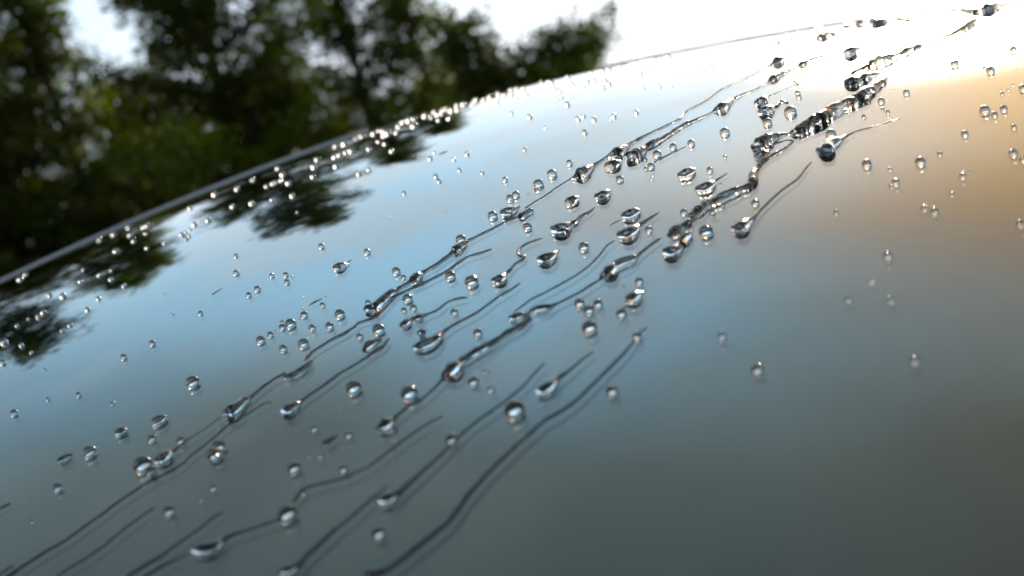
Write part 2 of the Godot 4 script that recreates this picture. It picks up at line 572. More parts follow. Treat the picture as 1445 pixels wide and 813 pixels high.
func body(rows: Array, wobble: float, seed_of: int, drop: bool, dark: bool) -> ArrayMesh:
	# one body of water: a tube of changing radius along a smooth path, its lower part sunk in the panel
	var n := rows.size() / 3
	var path: Array[Vector3] = []
	for k in n:
		path.append(Vector3(rows[3 * k], rows[3 * k + 1], rows[3 * k + 2]))
	var fine: Array[Vector3] = []
	for k in n - 1:
		var p0 := path[maxi(k - 1, 0)]
		var p1 := path[k]
		var p2 := path[k + 1]
		var p3 := path[mini(k + 2, n - 1)]
		var gap := Vector2(p2.x - p1.x, p2.y - p1.y).length()
		var step := clampf(minf(p1.z, p2.z) * 0.3, 0.12, 0.5)
		var m := maxi(2, int(gap / step))
		for i in m:
			var t := i / float(m)
			var q := p1.cubic_interpolate(p2, p0, p3, t)
			q.z = clampf(q.z, minf(p1.z, p2.z) * 0.88, maxf(p1.z, p2.z) * 1.06)
			fine.append(q)
	fine.append(path[n - 1])
	var shift := seed_of * 17.3
	# uneven banks
	var count := fine.size()
	var run := 0.0
	var smoothed: Array[Vector3] = []
	for k in count:
		var q := fine[k]
		if k:
			run += Vector2(fine[k].x - fine[k - 1].x, fine[k].y - fine[k - 1].y).length()
		var ease_ends := smoothstep(0, 6, minf(k, count - 1 - k))
		var fr := 0.9 / maxf(q.z, 0.5)
		q.z *= 1.0 + wobble * ease_ends * (0.9 * wave.get_noise_2d(run * fr * 0.28, shift) + 0.25 * wave.get_noise_2d(run * fr * 0.8, shift + 40.0))
		var drift := wobble * q.z * 1.1 * ease_ends * wave.get_noise_2d(run * fr * 0.8, shift + 80.0)
		q.x += drift * 0.6
		q.y -= drift * 0.6
		smoothed.append(q)
	fine = smoothed
	# round ends
	var first := fine[0]
	var last := fine[count - 1]
	var d0 := Vector2(first.x - fine[1].x, first.y - fine[1].y).normalized()
	var d1 := Vector2(last.x - fine[count - 2].x, last.y - fine[count - 2].y).normalized()
	var rings: Array[Vector3] = []
	var high := PackedFloat32Array()
	for i in 7:
		var a := PI / 2 * (1.0 - i / 7.0)
		rings.append(Vector3(first.x + d0.x * first.z * sin(a), first.y + d0.y * first.z * sin(a), maxf(first.z * cos(a), first.z * 0.01)))
		high.append(sit(first.z) * first.z)
	for q in fine:
		rings.append(q)
		high.append(sit(q.z) * q.z)
	for i in 7:
		var a := PI / 2 * ((i + 1) / 7.0)
		rings.append(Vector3(last.x + d1.x * last.z * sin(a), last.y + d1.y * last.z * sin(a), maxf(last.z * cos(a), last.z * 0.01)))
		high.append(sit(last.z) * last.z)
	count = rings.size()
	var soft := high.duplicate()
	for k in count:
		var s := 0.0
		for i in 9:
			s += high[clampi(k + i - 4, 0, count - 1)]
		soft[k] = s / 9.0
	var along := PackedFloat32Array([0.0])
	for k in range(1, count):
		along.append(along[k - 1] + Vector2(rings[k].x - rings[k - 1].x, rings[k].y - rings[k - 1].y).length() / maxf(rings[k].z, 0.6))
	var cols := 17
	var pts := []
	var foot := []
	var foot_n := []
	for k in count:
		var q := rings[k]
		var p := panel(q.x * 0.001, q.y * 0.001)
		var up := panel_normal(q.x * 0.001, q.y * 0.001)
		var lo := rings[maxi(k - 1, 0)]
		var hi := rings[mini(k + 1, count - 1)]
		var t := (panel(hi.x * 0.001, hi.y * 0.001) - panel(lo.x * 0.001, lo.y * 0.001))
		t = (t - up * t.dot(up)).normalized()
		var b := t.cross(up)
		var flat := 1.0 - 0.07 * clampf(q.z - 1.4, 0.0, 3.0)
		var edge := asin(clampf((soft[k] - GAP) / (q.z * flat), -0.95, 1.0))
		for i in cols:
			var a := lerpf(-edge, PI + edge, i / (cols - 1.0))
			var rough := 1.0 + wobble * (0.5 * wave.get_noise_3d(along[k] * 0.22, cos(a) * 1.1 + shift, sin(a) * 1.1) + 0.22 * sin(2.0 * a + along[k] * 0.8 + shift))
			var rise := soft[k] + sin(a) * flat * q.z * rough
			if i == 0 or i == cols - 1:
				rise = GAP
			pts.append(p + (b * cos(a) * q.z * rough + up * maxf(rise, GAP)) * 0.001)
		for f in [0.0, 0.40, 0.60, 1.0]:
			foot.append(pts[pts.size() - cols].lerp(pts[pts.size() - 1], f))
			foot_n.append(-up)
	var nor := smooth_normals(pts, count, cols, false, false)
	var mesh := grid_mesh(pts, nor, count, cols)
	mesh.surface_set_material(0, water)
	var radii := []
	for q in fine:
		radii.append(q.z)
	radii.sort()
	var thick: float = 0.8 if drop and not dark else (100.0 if wobble > 0.2 or dark else maxf(0.9, 1.8 * radii[radii.size() / 2]))
	for pass_of in 2:
		var st := SurfaceTool.new()
		st.begin(Mesh.PRIMITIVE_TRIANGLES)
		var any := false
		for k in count - 1:
			var deep := maxf(rings[k].z, soft[k] * 0.9) > thick
			for band in 3:
				if (deep and band == 1) == (pass_of == 1):
					any = true
					for i in [0, 4, 1, 1, 4, 5]:
						st.set_normal(foot_n[4 * k])
						st.add_vertex(foot[4 * k + band + i])
		if any:
			st.commit(mesh)
			mesh.surface_set_material(mesh.get_surface_count() - 1, water if pass_of == 1 else painted_dark)  # clear middle band stays bright, the remaining bands are painted dark
	return mesh


var bodies := 0
func flow(called: String, label: String, wobble: float, rows: Array, dark := false) -> void:
	bodies += 1
	var o := put(called, body(rows, wobble, bodies, called == "water_drop", dark), null, self)
	tagged(o, label, {"water_rivulet": "water rivulet", "water_trail": "water trail", "water_drop": "water drop"}[called])


func build_rivulets() -> void:
	flow("water_rivulet", "thick lumpy water stream running off the top corner of the panel crest", 0.3, [233.15, 574.95, 0.48, 215.42, 549.22, 0.76, 205.62, 532.72, 1.45, 197.54, 518.95, 2.38, 196.68, 524.64, 1.67, 194.66, 526.16, 1.18, 203.45, 560.56, 0.93, 199.73, 562.49, 0.71, 198.35, 571.05, 0.22])
	flow("water_drop", "short dark slug of water lying alone on the panel crest", 0.1, [195.21, 578.20, 0.44, 192.64, 576.53, 0.71, 190.94, 576.40, 0.21], true)
	flow("water_rivulet", "lumpy chain of water blobs along the crest, between the slug and the crest line", 0.3, [178.20, 550.30, 0.81, 183.19, 576.30, 1.00, 181.28, 582.71, 1.15, 171.15, 565.14, 2.00, 174.96, 588.34, 1.30, 171.04, 589.82, 1.44, 168.28, 584.11, 0.72])
	flow("water_rivulet", "thin line of water hugging the panel crest, longest and thinnest on the horizon edge", 0.17, [168.88, 593.98, 0.32, 168.49, 602.25, 1.04, 174.68, 633.56, 0.24, 173.11, 651.76, 0.22, 169.91, 652.98, 0.76, 164.40, 646.75, 0.32, 153.92, 670.26, 0.19, 146.45, 681.60, 0.19, 141.75, 688.13, 0.21, 135.64, 681.73, 0.19, 119.53, 664.63, 0.29, 120.27, 690.64, 0.19, 114.57, 693.53, 0.17, 105.42, 688.36, 0.21, 103.10, 728.18, 0.44, 98.73, 723.57, 0.20])
	flow("water_rivulet", "very long thin rivulet with three swollen nodes, uppermost of the long ones under the crest", 0.13, [154.95, 559.02, 0.22, 148.80, 555.87, 1.11, 149.46, 558.87, 1.38, 144.01, 550.27, 1.88, 140.22, 545.83, 0.70, 132.44, 529.39, 0.53, 125.75, 520.24, 0.36, 120.78, 513.24, 0.67, 116.16, 504.27, 1.02, 111.70, 494.04, 1.81, 109.04, 492.37, 0.66, 105.53, 487.31, 0.21, 100.55, 481.04, 0.27, 92.43, 471.32, 0.27, 83.86, 462.83, 0.30, 76.31, 449.51, 0.34, 67.43, 439.52, 0.36, 63.32, 430.06, 0.43, 56.02, 423.81, 0.47, 48.14, 418.28, 0.50, 49.70, 419.34, 0.50, 45.50, 414.68, 0.65, 42.52, 410.28, 1.13, 39.70, 405.32, 1.77, 37.65, 406.11, 0.93, 36.07, 405.64, 0.52, 32.10, 401.05, 0.70, 30.32, 398.15, 1.10, 27.33, 393.54, 1.90, 25.19, 393.69, 0.72, 23.75, 393.69, 0.27, 19.59, 389.28, 0.27, 14.97, 383.60, 0.26, 11.95, 381.13, 0.24, 9.49, 378.02, 0.31])
	flow("water_rivulet", "long rivulet just under the uppermost one, ending in a fat teardrop head", 0.17, [130.43, 486.62, 0.27, 126.94, 481.13, 0.41, 129.42, 485.16, 0.60, 124.67, 477.32, 0.64, 121.90, 477.60, 0.98, 117.64, 476.18, 0.86, 114.34, 471.99, 1.08, 112.13, 470.21, 0.41, 106.55, 463.54, 0.63, 103.65, 461.27, 1.05, 100.03, 455.36, 1.15, 96.72, 450.82, 0.40, 90.25, 443.20, 0.44, 86.14, 441.07, 0.52, 82.02, 436.83, 0.72, 79.59, 431.96, 0.99, 75.87, 425.99, 1.67, 74.38, 426.38, 0.98, 72.86, 425.66, 0.43, 68.06, 421.48, 0.54, 62.22, 418.00, 0.77, 54.91, 408.82, 0.79, 49.94, 404.22, 1.12, 47.98, 402.75, 0.83, 49.48, 406.07, 0.84, 47.37, 401.15, 0.92, 43.14, 394.98, 2.00, 41.71, 397.81, 1.10])
	flow("water_trail", "hooked thin trail bent like a question mark, with a round drop at its lower end", 0.1, [115.21, 456.36, 0.13, 111.31, 457.24, 0.23, 106.92, 451.43, 0.27, 103.64, 443.37, 0.40, 102.16, 433.66, 0.35, 97.26, 429.42, 0.27, 92.68, 426.93, 0.27, 90.14, 425.51, 0.43, 86.61, 418.16, 1.54, 85.65, 419.94, 0.97])
	flow("water_drop", "drop with a short broken tail, just below the hooked trail", 0.15, [91.62, 408.27, 0.51, 90.70, 411.74, 0.61, 88.01, 406.46, 0.50, 87.08, 406.82, 0.57, 83.80, 401.82, 1.80, 82.79, 404.49, 1.00])
	flow("water_trail", "thin straight tick of water attached to a small bead under the second long rivulet", 0.1, [57.04, 389.07, 0.14, 52.53, 386.45, 0.28, 48.90, 384.05, 0.32, 46.80, 382.34, 0.31])
	flow("water_drop", "egg shaped drop without a tail, beside the tadpole drop below the second long rivulet", 0.03, [53.57, 361.93, 0.35, 52.09, 359.28, 1.25, 50.35, 357.94, 1.60, 49.56, 359.16, 1.07])
	flow("water_drop", "tadpole drop with one straight thin tail, on pale blue reflection under the egg shaped drop", 0.03, [59.31, 348.63, 0.14, 56.83, 346.52, 0.29, 54.78, 344.64, 0.50, 53.33, 341.86, 1.18, 51.59, 340.28, 1.55, 50.38, 342.11, 1.01])
	flow("water_rivulet", "thickest braided rope of water, rippled all over, between the orange glow and the blue", 0.27, [122.04, 409.65, 0.26, 118.85, 402.19, 0.93, 114.72, 396.01, 1.18, 110.60, 390.91, 1.53, 105.88, 385.04, 1.77, 102.26, 382.34, 1.76, 99.00, 380.66, 1.66, 94.86, 377.14, 1.91, 91.49, 373.03, 2.14, 87.74, 370.70, 1.88, 84.56, 367.70, 1.52, 82.71, 366.49, 1.52, 81.76, 368.02, 0.76, 80.53, 368.38, 0.33, 79.27, 369.19, 0.68, 76.95, 368.83, 1.02, 73.96, 365.86, 1.85, 71.56, 363.92, 1.67, 70.80, 365.52, 1.01])
	flow("water_drop", "dark drop clinging under the lower end of the braided rope of water", 0.1, [71.75, 356.16, 0.70, 69.73, 353.79, 1.40, 68.77, 354.77, 1.05], true)
	flow("water_drop", "short dark wedge of water lying between the upper stream and the braided rope", 0.3, [121.72, 414.74, 0.41, 118.82, 414.14, 0.93, 115.26, 410.84, 1.33, 111.72, 408.84, 1.73, 111.54, 413.61, 1.03], true)
	flow("water_rivulet", "wide rippled stream falling out of the blown-out white glow below the crest", 0.25, [179.64, 486.55, 0.88, 174.61, 477.39, 1.31, 168.32, 467.37, 1.18, 162.72, 461.38, 0.84, 159.30, 458.50, 0.73, 152.70, 451.90, 0.62, 148.32, 449.84, 0.49, 144.17, 445.72, 1.12, 140.18, 442.06, 1.22, 136.56, 439.35, 1.11, 131.94, 434.89, 1.40, 128.36, 433.30, 1.89, 126.09, 433.09, 1.59, 124.17, 431.38, 0.99, 120.95, 429.58, 0.79, 117.87, 426.79, 0.69, 116.44, 425.70, 0.31])
	flow("water_drop", "black tadpole drop alone in the white glow under the crest", 0.03, [142.59, 486.16, 0.23, 139.77, 483.43, 0.65, 136.32, 479.43, 0.70, 133.23, 472.49, 1.40, 130.00, 468.13, 2.20, 129.42, 471.68, 1.40])
	flow("water_trail", "thin hairpin loop of water beside the foot of the braided rope", 0.11, [75.29, 363.05, 0.33, 77.03, 362.63, 0.22, 78.85, 362.51, 0.22, 79.59, 360.51, 0.32])
	flow("water_rivulet", "rippled stream with a glassy twist, leading from the hairpin loop to a drop cluster", 0.3, [79.33, 359.34, 0.36, 76.50, 355.63, 0.48, 73.07, 352.48, 0.56, 70.48, 350.91, 0.64, 68.00, 348.36, 0.71, 65.95, 344.75, 0.63, 63.76, 340.28, 1.09, 62.26, 334.71, 1.07, 60.36, 331.43, 1.06, 57.90, 331.12, 1.06, 54.52, 329.78, 1.13, 51.04, 327.98, 1.20, 48.55, 327.51, 1.05, 46.28, 324.85, 1.19, 44.65, 323.77, 0.88, 42.37, 318.95, 0.87, 40.57, 318.28, 0.79, 38.36, 315.20, 1.37, 37.31, 315.31, 0.71])
	flow("water_drop", "clear drop squeezed in the middle of the cluster at the end of the rippled stream", 0.12, [41.48, 312.27, 0.59, 39.76, 309.16, 1.29, 38.47, 306.52, 0.89])
	flow("water_drop", "fat drop at the very bottom of the cluster under the rippled stream", 0.06, [37.60, 304.82, 0.73, 35.12, 302.98, 1.64, 34.39, 305.01, 1.04])
	flow("water_drop", "big comet drop with a long wavy tail pointing into the orange glow", 0.05, [105.03, 352.05, 0.14, 102.87, 351.02, 0.30, 99.44, 350.44, 0.33, 96.72, 350.81, 0.33, 93.99, 351.20, 0.33, 91.07, 349.94, 0.37, 88.59, 347.80, 0.68, 86.79, 346.48, 1.11, 83.80, 343.63, 1.70, 82.22, 339.62, 1.85, 81.50, 343.06, 1.02])
	flow("water_drop", "pin shaped drop with a long straight tail, on the grey border of the orange glow", 0.04, [77.18, 336.04, 0.15, 75.15, 333.35, 0.30, 70.57, 326.05, 0.32, 65.55, 321.43, 0.31, 61.17, 316.46, 0.34, 57.67, 312.05, 0.36, 55.27, 308.62, 0.66, 53.13, 306.37, 1.05, 51.04, 303.60, 1.62, 50.18, 305.33, 1.04])
	flow("water_drop", "two lobed drop with a thick tail, in the middle of the blue reflection", 0.06, [25.75, 356.25, 0.19, 23.65, 353.20, 0.48, 21.69, 352.12, 0.62, 19.37, 348.20, 0.86, 18.02, 347.42, 0.94, 15.49, 344.90, 1.97, 14.19, 347.96, 1.21])
	flow("water_drop", "broad flat drop with a straight thick tail, just below a tailless egg drop", 0.04, [38.53, 334.28, 0.19, 36.05, 332.18, 0.47, 33.60, 330.06, 0.57, 32.14, 328.56, 0.72, 30.76, 326.07, 1.29, 28.96, 324.21, 1.77, 27.76, 326.34, 1.13])
	flow("water_drop", "tailless egg drop resting above the broad drop with the straight thick tail", 0.03, [34.98, 341.59, 0.39, 33.64, 339.45, 1.26, 31.90, 338.35, 1.59, 31.06, 339.92, 1.01])
	flow("water_trail", "plain curved trail of even width, no drop at its head, above the spindle rivulet", 0.1, [25.57, 324.27, 0.19, 23.44, 322.52, 0.26, 21.06, 318.05, 0.28, 17.71, 313.33, 0.27, 14.71, 310.53, 0.26, 10.54, 308.15, 0.29, 6.15, 306.15, 0.29, 3.17, 305.09, 0.28, 1.07, 303.18, 0.24, -0.96, 301.70, 0.16])
	flow("water_rivulet", "rivulet with a long spindle shaped swelling near its top and a node at its foot", 0.12, [35.11, 315.77, 0.31, 33.86, 314.43, 0.40, 31.13, 312.07, 0.40, 28.28, 308.84, 0.62, 26.50, 307.40, 1.12, 24.60, 307.40, 1.15, 22.55, 306.57, 1.17, 22.00, 305.50, 1.32, 20.78, 303.77, 1.46, 19.82, 304.27, 0.82, 18.56, 302.57, 0.34, 15.79, 300.80, 0.34, 13.04, 299.07, 0.33, 9.79, 297.93, 0.33, 7.52, 297.15, 0.45, 6.28, 296.80, 0.82, 4.54, 297.45, 0.97, 3.04, 298.33, 0.66, 2.07, 298.02, 0.36, 1.51, 297.12, 0.51])
	flow("water_drop", "peanut shaped drop where the plain curved trail meets the heavy rivulet", 0.08, [0.81, 297.79, 0.55, 0.07, 297.38, 1.01, -1.32, 297.34, 1.04, -1.90, 298.40, 0.71])
	flow("water_rivulet", "heavy dark rivulet in the middle with a glittering knot head and a thin lower tail", 0.16, [1.41, 294.36, 0.56, -0.51, 292.09, 0.64, -2.70, 291.25, 0.78, -5.26, 289.76, 0.77, -7.19, 287.84, 0.97, -9.02, 287.18, 1.03, -11.18, 286.20, 1.03, -13.05, 284.98, 1.03, -14.56, 284.01, 1.16, -15.98, 281.33, 1.77, -17.40, 280.80, 1.14, -18.44, 279.78, 0.43, -20.60, 276.97, 0.33, -23.00, 274.48, 0.32, -25.33, 273.28, 0.38, -26.82, 272.58, 0.41, -28.26, 271.30, 0.52, -29.11, 270.26, 0.70, -30.25, 267.91, 1.48, -31.63, 269.04, 0.83])
	flow("water_rivulet", "club shaped rivulet with a clear knobbly head, parallel to the heavy dark one", 0.14, [1.96, 317.98, 0.17, -0.24, 315.71, 0.34, -3.32, 314.15, 0.34, -6.14, 311.46, 0.33, -9.57, 308.62, 0.36, -13.85, 306.94, 0.38, -15.94, 305.49, 0.44, -17.24, 304.62, 0.59, -18.54, 301.48, 1.12, -20.43, 300.24, 1.34, -22.47, 300.25, 1.26, -23.38, 301.57, 0.81])
	flow("water_drop", "clear drop perched against the knobbly head of the club shaped rivulet", 0.04, [-21.05, 309.67, 0.42, -21.83, 308.81, 0.87, -22.33, 309.61, 0.59])
	flow("water_trail", "short trail with two clear knobs at its lower end, beside the big main node", 0.12, [-10.67, 320.93, 0.29, -12.27, 322.15, 0.36, -15.27, 322.40, 0.32, -17.72, 319.71, 0.35, -20.06, 319.33, 0.38, -21.70, 319.28, 0.72, -22.19, 318.36, 0.94, -24.04, 319.46, 0.72, -25.31, 317.58, 1.13, -26.22, 318.22, 0.72])
	flow("water_trail", "pale side arm that joins the main rivulet from the near side", 0.11, [-2.45, 350.65, 0.27, -5.01, 350.40, 0.41, -8.61, 351.02, 0.38, -11.27, 348.72, 0.37, -11.55, 349.05, 0.41, -13.50, 346.00, 0.43, -16.80, 344.06, 0.40, -20.05, 342.70, 0.49, -23.27, 341.95, 0.39, -26.48, 341.20, 0.39, -28.96, 340.54, 0.39])
	flow("water_drop", "small dark knot of drops where the uppermost rivulet ends", 0.15, [10.30, 372.66, 0.92, 8.94, 371.73, 0.92, 7.69, 370.44, 1.07], true)
	flow("water_rivulet", "middle stretch of the main rivulet, with a leaf shaped node and a tangled dark head", 0.18, [6.79, 371.93, 0.27, 4.09, 371.80, 0.34, 0.04, 369.04, 0.40, -3.91, 367.02, 0.43, -7.43, 365.23, 0.53, -8.59, 364.00, 0.83, -9.30, 362.79, 1.00, -11.11, 359.24, 1.25, -12.37, 358.62, 0.69, -17.20, 353.31, 0.58, -20.54, 351.18, 0.67, -22.49, 347.13, 1.37, -24.25, 346.83, 0.66, -27.15, 345.10, 0.66, -28.85, 342.97, 1.13, -30.95, 339.33, 1.21, -32.68, 336.46, 1.33, -34.08, 336.97, 1.33, -35.11, 338.91, 0.77])
	flow("water_rivulet", "even stretch of the main rivulet leading down from the tangled dark head", 0.12, [-31.07, 334.78, 0.38, -32.09, 331.86, 0.57, -33.81, 330.60, 0.44, -37.26, 330.75, 0.34, -38.10, 329.15, 0.34, -41.45, 326.75, 0.36, -39.61, 327.73, 0.46, -44.31, 325.68, 0.43, -47.91, 323.10, 0.39, -48.93, 321.35, 0.42, -49.48, 320.44, 0.35, -49.64, 319.24, 0.25])
	flow("water_drop", "black slug of water lying across the gap in the main rivulet", 0.1, [-48.38, 316.75, 0.70, -49.90, 313.64, 0.92, -51.95, 312.39, 0.91, -53.88, 313.64, 0.73], true)
	flow("water_rivulet", "last thick stretch of the main rivulet, with a knot that sparkles white", 0.2, [-54.44, 316.45, 0.28, -54.90, 315.93, 0.37, -57.13, 314.85, 0.40, -59.86, 312.34, 0.43, -61.90, 309.85, 0.57, -63.26, 308.21, 1.01, -64.54, 305.74, 1.32, -65.63, 304.30, 1.56, -67.45, 306.31, 0.83])
	flow("water_rivulet", "thin tail below the sparkling knot, ending in a pear shaped drop", 0.1, [-68.46, 305.00, 0.13, -71.91, 301.98, 0.16, -74.83, 300.25, 0.20, -76.53, 298.93, 0.27, -78.09, 296.82, 0.42, -79.00, 296.62, 0.88, -79.84, 293.97, 1.45, -81.42, 294.79, 0.93])
	flow("water_trail", "longest plain dark trail, running from the sparkling knot to the bottom corner", 0.09, [-56.74, 302.31, 0.21, -58.37, 302.83, 0.24, -60.77, 301.40, 0.20, -62.58, 300.54, 0.16, -64.95, 299.17, 0.20, -66.17, 298.88, 0.30, -68.59, 295.63, 0.29, -71.32, 292.77, 0.28, -74.01, 290.13, 0.28, -74.75, 288.42, 0.30, -78.16, 286.98, 0.30, -82.47, 285.73, 0.30, -85.49, 284.21, 0.32, -88.41, 282.28, 0.35, -91.15, 279.76, 0.34, -94.49, 277.52, 0.36, -97.72, 275.03, 0.39, -101.46, 273.77, 0.41, -105.03, 271.94, 0.44, -108.28, 270.20, 0.43, -109.68, 269.08, 0.43], true)
	flow("water_trail", "blurred straight trail at the bottom, second up from the bottom corner", 0.08, [-78.74, 273.30, 0.22, -81.70, 271.36, 0.28, -84.69, 269.00, 0.27, -87.99, 265.77, 0.29, -91.47, 263.74, 0.29, -94.03, 262.75, 0.28, -95.97, 261.60, 0.28, -98.10, 260.15, 0.27])
	flow("water_trail", "blurred trail with one gentle bend, next below the blurred straight one", 0.08, [-63.03, 260.10, 0.19, -64.96, 259.06, 0.27, -67.41, 256.99, 0.26, -69.90, 255.49, 0.32, -72.37, 254.01, 0.34, -74.15, 252.55, 0.43, -76.95, 251.82, 0.45, -79.60, 250.38, 0.45, -81.42, 248.83, 0.44])
	flow("water_trail", "faint blurred trail leaving the low oblong drop at the bottom", 0.08, [-68.29, 249.60, 0.19, -70.60, 249.21, 0.23, -73.09, 249.18, 0.33, -76.06, 248.10, 0.32, -78.53, 247.31, 0.32])
	flow("water_trail", "stepped trail that drops down to a round bead near the bottom", 0.1, [-19.45, 263.79, 0.22, -22.10, 263.02, 0.28, -26.28, 260.66, 0.31, -29.59, 258.29, 0.30, -33.90, 255.23, 0.29, -37.10, 254.81, 0.29, -39.23, 254.62, 0.28, -43.00, 255.66, 0.32, -45.98, 256.37, 0.32, -46.86, 255.92, 0.35, -47.85, 254.42, 0.38, -48.48, 252.91, 0.21])
	flow("water_drop", "oblong dark drop near the bottom edge with a tail curving up to a round bead", 0.05, [-50.66, 248.57, 0.32, -53.31, 249.06, 0.32, -57.00, 249.37, 0.35, -59.93, 249.84, 0.42, -61.68, 249.22, 0.62, -62.69, 247.54, 1.09, -64.46, 247.58, 1.34, -66.57, 249.22, 0.99, -67.47, 250.31, 0.54])
	flow("water_rivulet", "blurred trail carrying a bead halfway and a ring shaped drop at its foot", 0.1, [1.92, 270.12, 0.21, -0.54, 267.17, 0.27, -3.16, 263.67, 0.29, -6.77, 260.56, 0.31, -10.52, 258.03, 0.33, -13.35, 256.30, 0.32, -16.43, 253.49, 0.34, -19.25, 250.35, 0.36, -22.81, 246.91, 0.40, -25.48, 244.45, 0.48, -28.34, 242.23, 0.49, -25.43, 244.32, 0.50, -27.51, 242.69, 0.62, -28.78, 241.12, 0.83, -30.47, 240.22, 1.25, -31.78, 241.36, 0.72])
	flow("water_rivulet", "blurred tail that leaves the ring shaped drop and ends on the bottom edge", 0.09, [-30.40, 245.43, 0.15, -32.08, 244.14, 0.27, -34.13, 242.57, 0.30, -36.65, 240.26, 0.32, -39.13, 238.45, 0.34, -40.48, 237.43, 0.42, -43.36, 234.52, 0.51, -45.25, 232.89, 0.58, -46.13, 231.20, 0.72, -47.91, 230.18, 1.12, -49.66, 231.36, 0.67])
	flow("water_rivulet", "long blurred S curved trail, lowest of all, reaching the bottom edge", 0.08, [22.69, 269.55, 0.18, 21.26, 268.70, 0.27, 19.09, 265.40, 0.29, 16.51, 261.94, 0.37, 12.83, 258.02, 0.39, 8.94, 253.93, 0.40, 4.63, 249.88, 0.42, 0.72, 247.97, 0.44, -1.47, 246.97, 0.46, -10.67, 238.81, 0.45, -14.52, 234.55, 0.51, -16.67, 232.01, 0.55, -18.58, 228.99, 0.56, -20.16, 226.71, 0.55, -22.39, 224.92, 0.59, -25.78, 222.77, 0.61, -28.40, 221.01, 0.60, -30.73, 219.86, 0.62, -32.55, 219.83, 0.78, -33.93, 220.63, 0.78, -34.66, 220.85, 0.37])
	flow("water_drop", "hatchet shaped drop with a thick straight tail between two blurred trails", 0.06, [11.46, 267.56, 0.21, 8.97, 265.85, 0.28, 6.41, 263.49, 0.38, 4.58, 262.16, 0.53, 3.05, 260.80, 0.75, 1.51, 258.73, 1.23, 0.10, 258.24, 1.20, -0.51, 259.54, 0.66])
	flow("water_rivulet", "spear shaped trail with a pear shaped head, beside the main rivulet on its near side", 0.1, [-29.58, 312.93, 0.30, -31.20, 309.29, 0.54, -33.14, 308.06, 0.36, -36.94, 305.28, 0.35, -40.71, 303.37, 0.38, -40.97, 303.32, 0.41, -44.31, 300.03, 0.43, -47.94, 297.51, 0.42, -49.71, 295.87, 0.56, -50.46, 294.68, 1.04, -51.83, 293.04, 1.33, -52.99, 294.72, 0.84])
	flow("water_drop", "shard shaped drop touching the top of the spear shaped trail", 0.06, [-31.54, 314.19, 0.43, -32.78, 313.55, 0.92, -34.00, 312.18, 1.23, -35.01, 311.49, 0.75])
	flow("water_trail", "zigzag trail of thin broken water above a small teardrop", 0.13, [10.36, 345.18, 0.20, 8.57, 345.12, 0.30, 6.00, 344.48, 0.37, 4.62, 343.06, 0.40, 3.77, 339.82, 0.45, 4.04, 337.14, 0.35, 4.92, 335.52, 0.38, 3.83, 333.33, 0.41, 1.99, 332.07, 0.38, 0.69, 329.11, 0.53, -0.16, 328.12, 0.34])
	flow("water_drop", "small teardrop hanging at the lower end of the zigzag trail", 0.03, [-0.70, 326.88, 0.56, -2.20, 323.72, 1.36, -3.27, 324.99, 0.96])
	flow("water_drop", "clean teardrop with a sharp tip, standing alone in the centre of the panel", 0.02, [13.05, 331.19, 0.18, 11.83, 329.43, 0.81, 10.47, 327.23, 1.36, 9.08, 326.78, 1.54, 8.27, 328.71, 0.97])
	flow("water_drop", "plump tilted drop without tail, halfway between the upper main rivulet and the two lobed drop", 0.02, [23.20, 371.31, 0.44, 21.84, 368.14, 1.37, 20.67, 367.92, 1.31])
	flow("water_drop", "plump drop with a sharp short tip, uphill of the two lobed drop", 0.02, [31.94, 367.35, 0.17, 30.51, 365.04, 1.05, 28.87, 362.52, 1.53, 27.99, 364.47, 1.08])
	flow("water_drop", "oval drop tucked directly under a node of the upper main rivulet", 0.03, [38.98, 395.75, 0.59, 36.96, 391.99, 1.56, 35.39, 392.30, 1.40])
	flow("water_drop", "whale shaped drop with a raised tip, touching the thin upper main rivulet", 0.02, [8.09, 381.99, 0.30, 6.40, 379.93, 0.98, 4.56, 377.96, 1.58, 3.50, 380.06, 1.13])
	flow("water_drop", "small drop with a hair thin curved tail, alone in the clear blue far field", 0.02, [-40.43, 388.53, 0.12, -41.90, 386.65, 0.38, -42.92, 384.76, 1.11, -43.98, 384.40, 1.34, -44.76, 385.34, 1.03])
	flow("water_trail", "thin black splinter of water lying in the blue among small beads", 0.07, [-47.78, 361.29, 0.12, -49.62, 360.46, 0.29, -51.25, 359.59, 0.12], true)
	flow("water_drop", "long oval drop in the grey lower corner, longest of the row of four ovals", 0.02, [-106.35, 319.30, 0.31, -107.08, 318.43, 0.87, -108.39, 317.73, 0.96, -109.58, 318.38, 0.61])
	flow("water_drop", "wide almond drop near the lower main rivulet, highest of the row of ovals", 0.02, [-83.51, 319.30, 0.31, -84.12, 317.25, 1.19, -85.35, 316.81, 1.28])
	flow("water_drop", "almond drop in the middle of the row of ovals on the grey lower field", 0.02, [-93.64, 321.37, 0.38, -94.18, 319.72, 1.13, -95.32, 320.16, 1.00])
	flow("water_trail", "thin broken dash of water at the top of the orange glow", 0.15, [151.12, 428.30, 0.19, 148.10, 426.07, 0.29, 144.83, 423.70, 0.27])
	flow("water_trail", "tiny dash of water, smaller of the two dashes in the orange glow", 0.1, [160.61, 425.84, 0.17, 158.88, 425.28, 0.23])
	flow("water_trail", "hairline dash of water beside the tailless egg drop", 0.07, [29.71, 338.54, 0.12, 28.19, 337.84, 0.18, 26.63, 336.79, 0.12])
	flow("water_trail", "short straight trail entering at the edge of view on the grey lower field", 0.08, [-117.82, 305.37, 0.28, -119.88, 304.91, 0.32, -121.72, 304.58, 0.31])
	flow("water_trail", "short blurred trail in the very bottom corner", 0.08, [-108.43, 273.88, 0.26, -110.67, 272.60, 0.32, -112.07, 271.45, 0.31])
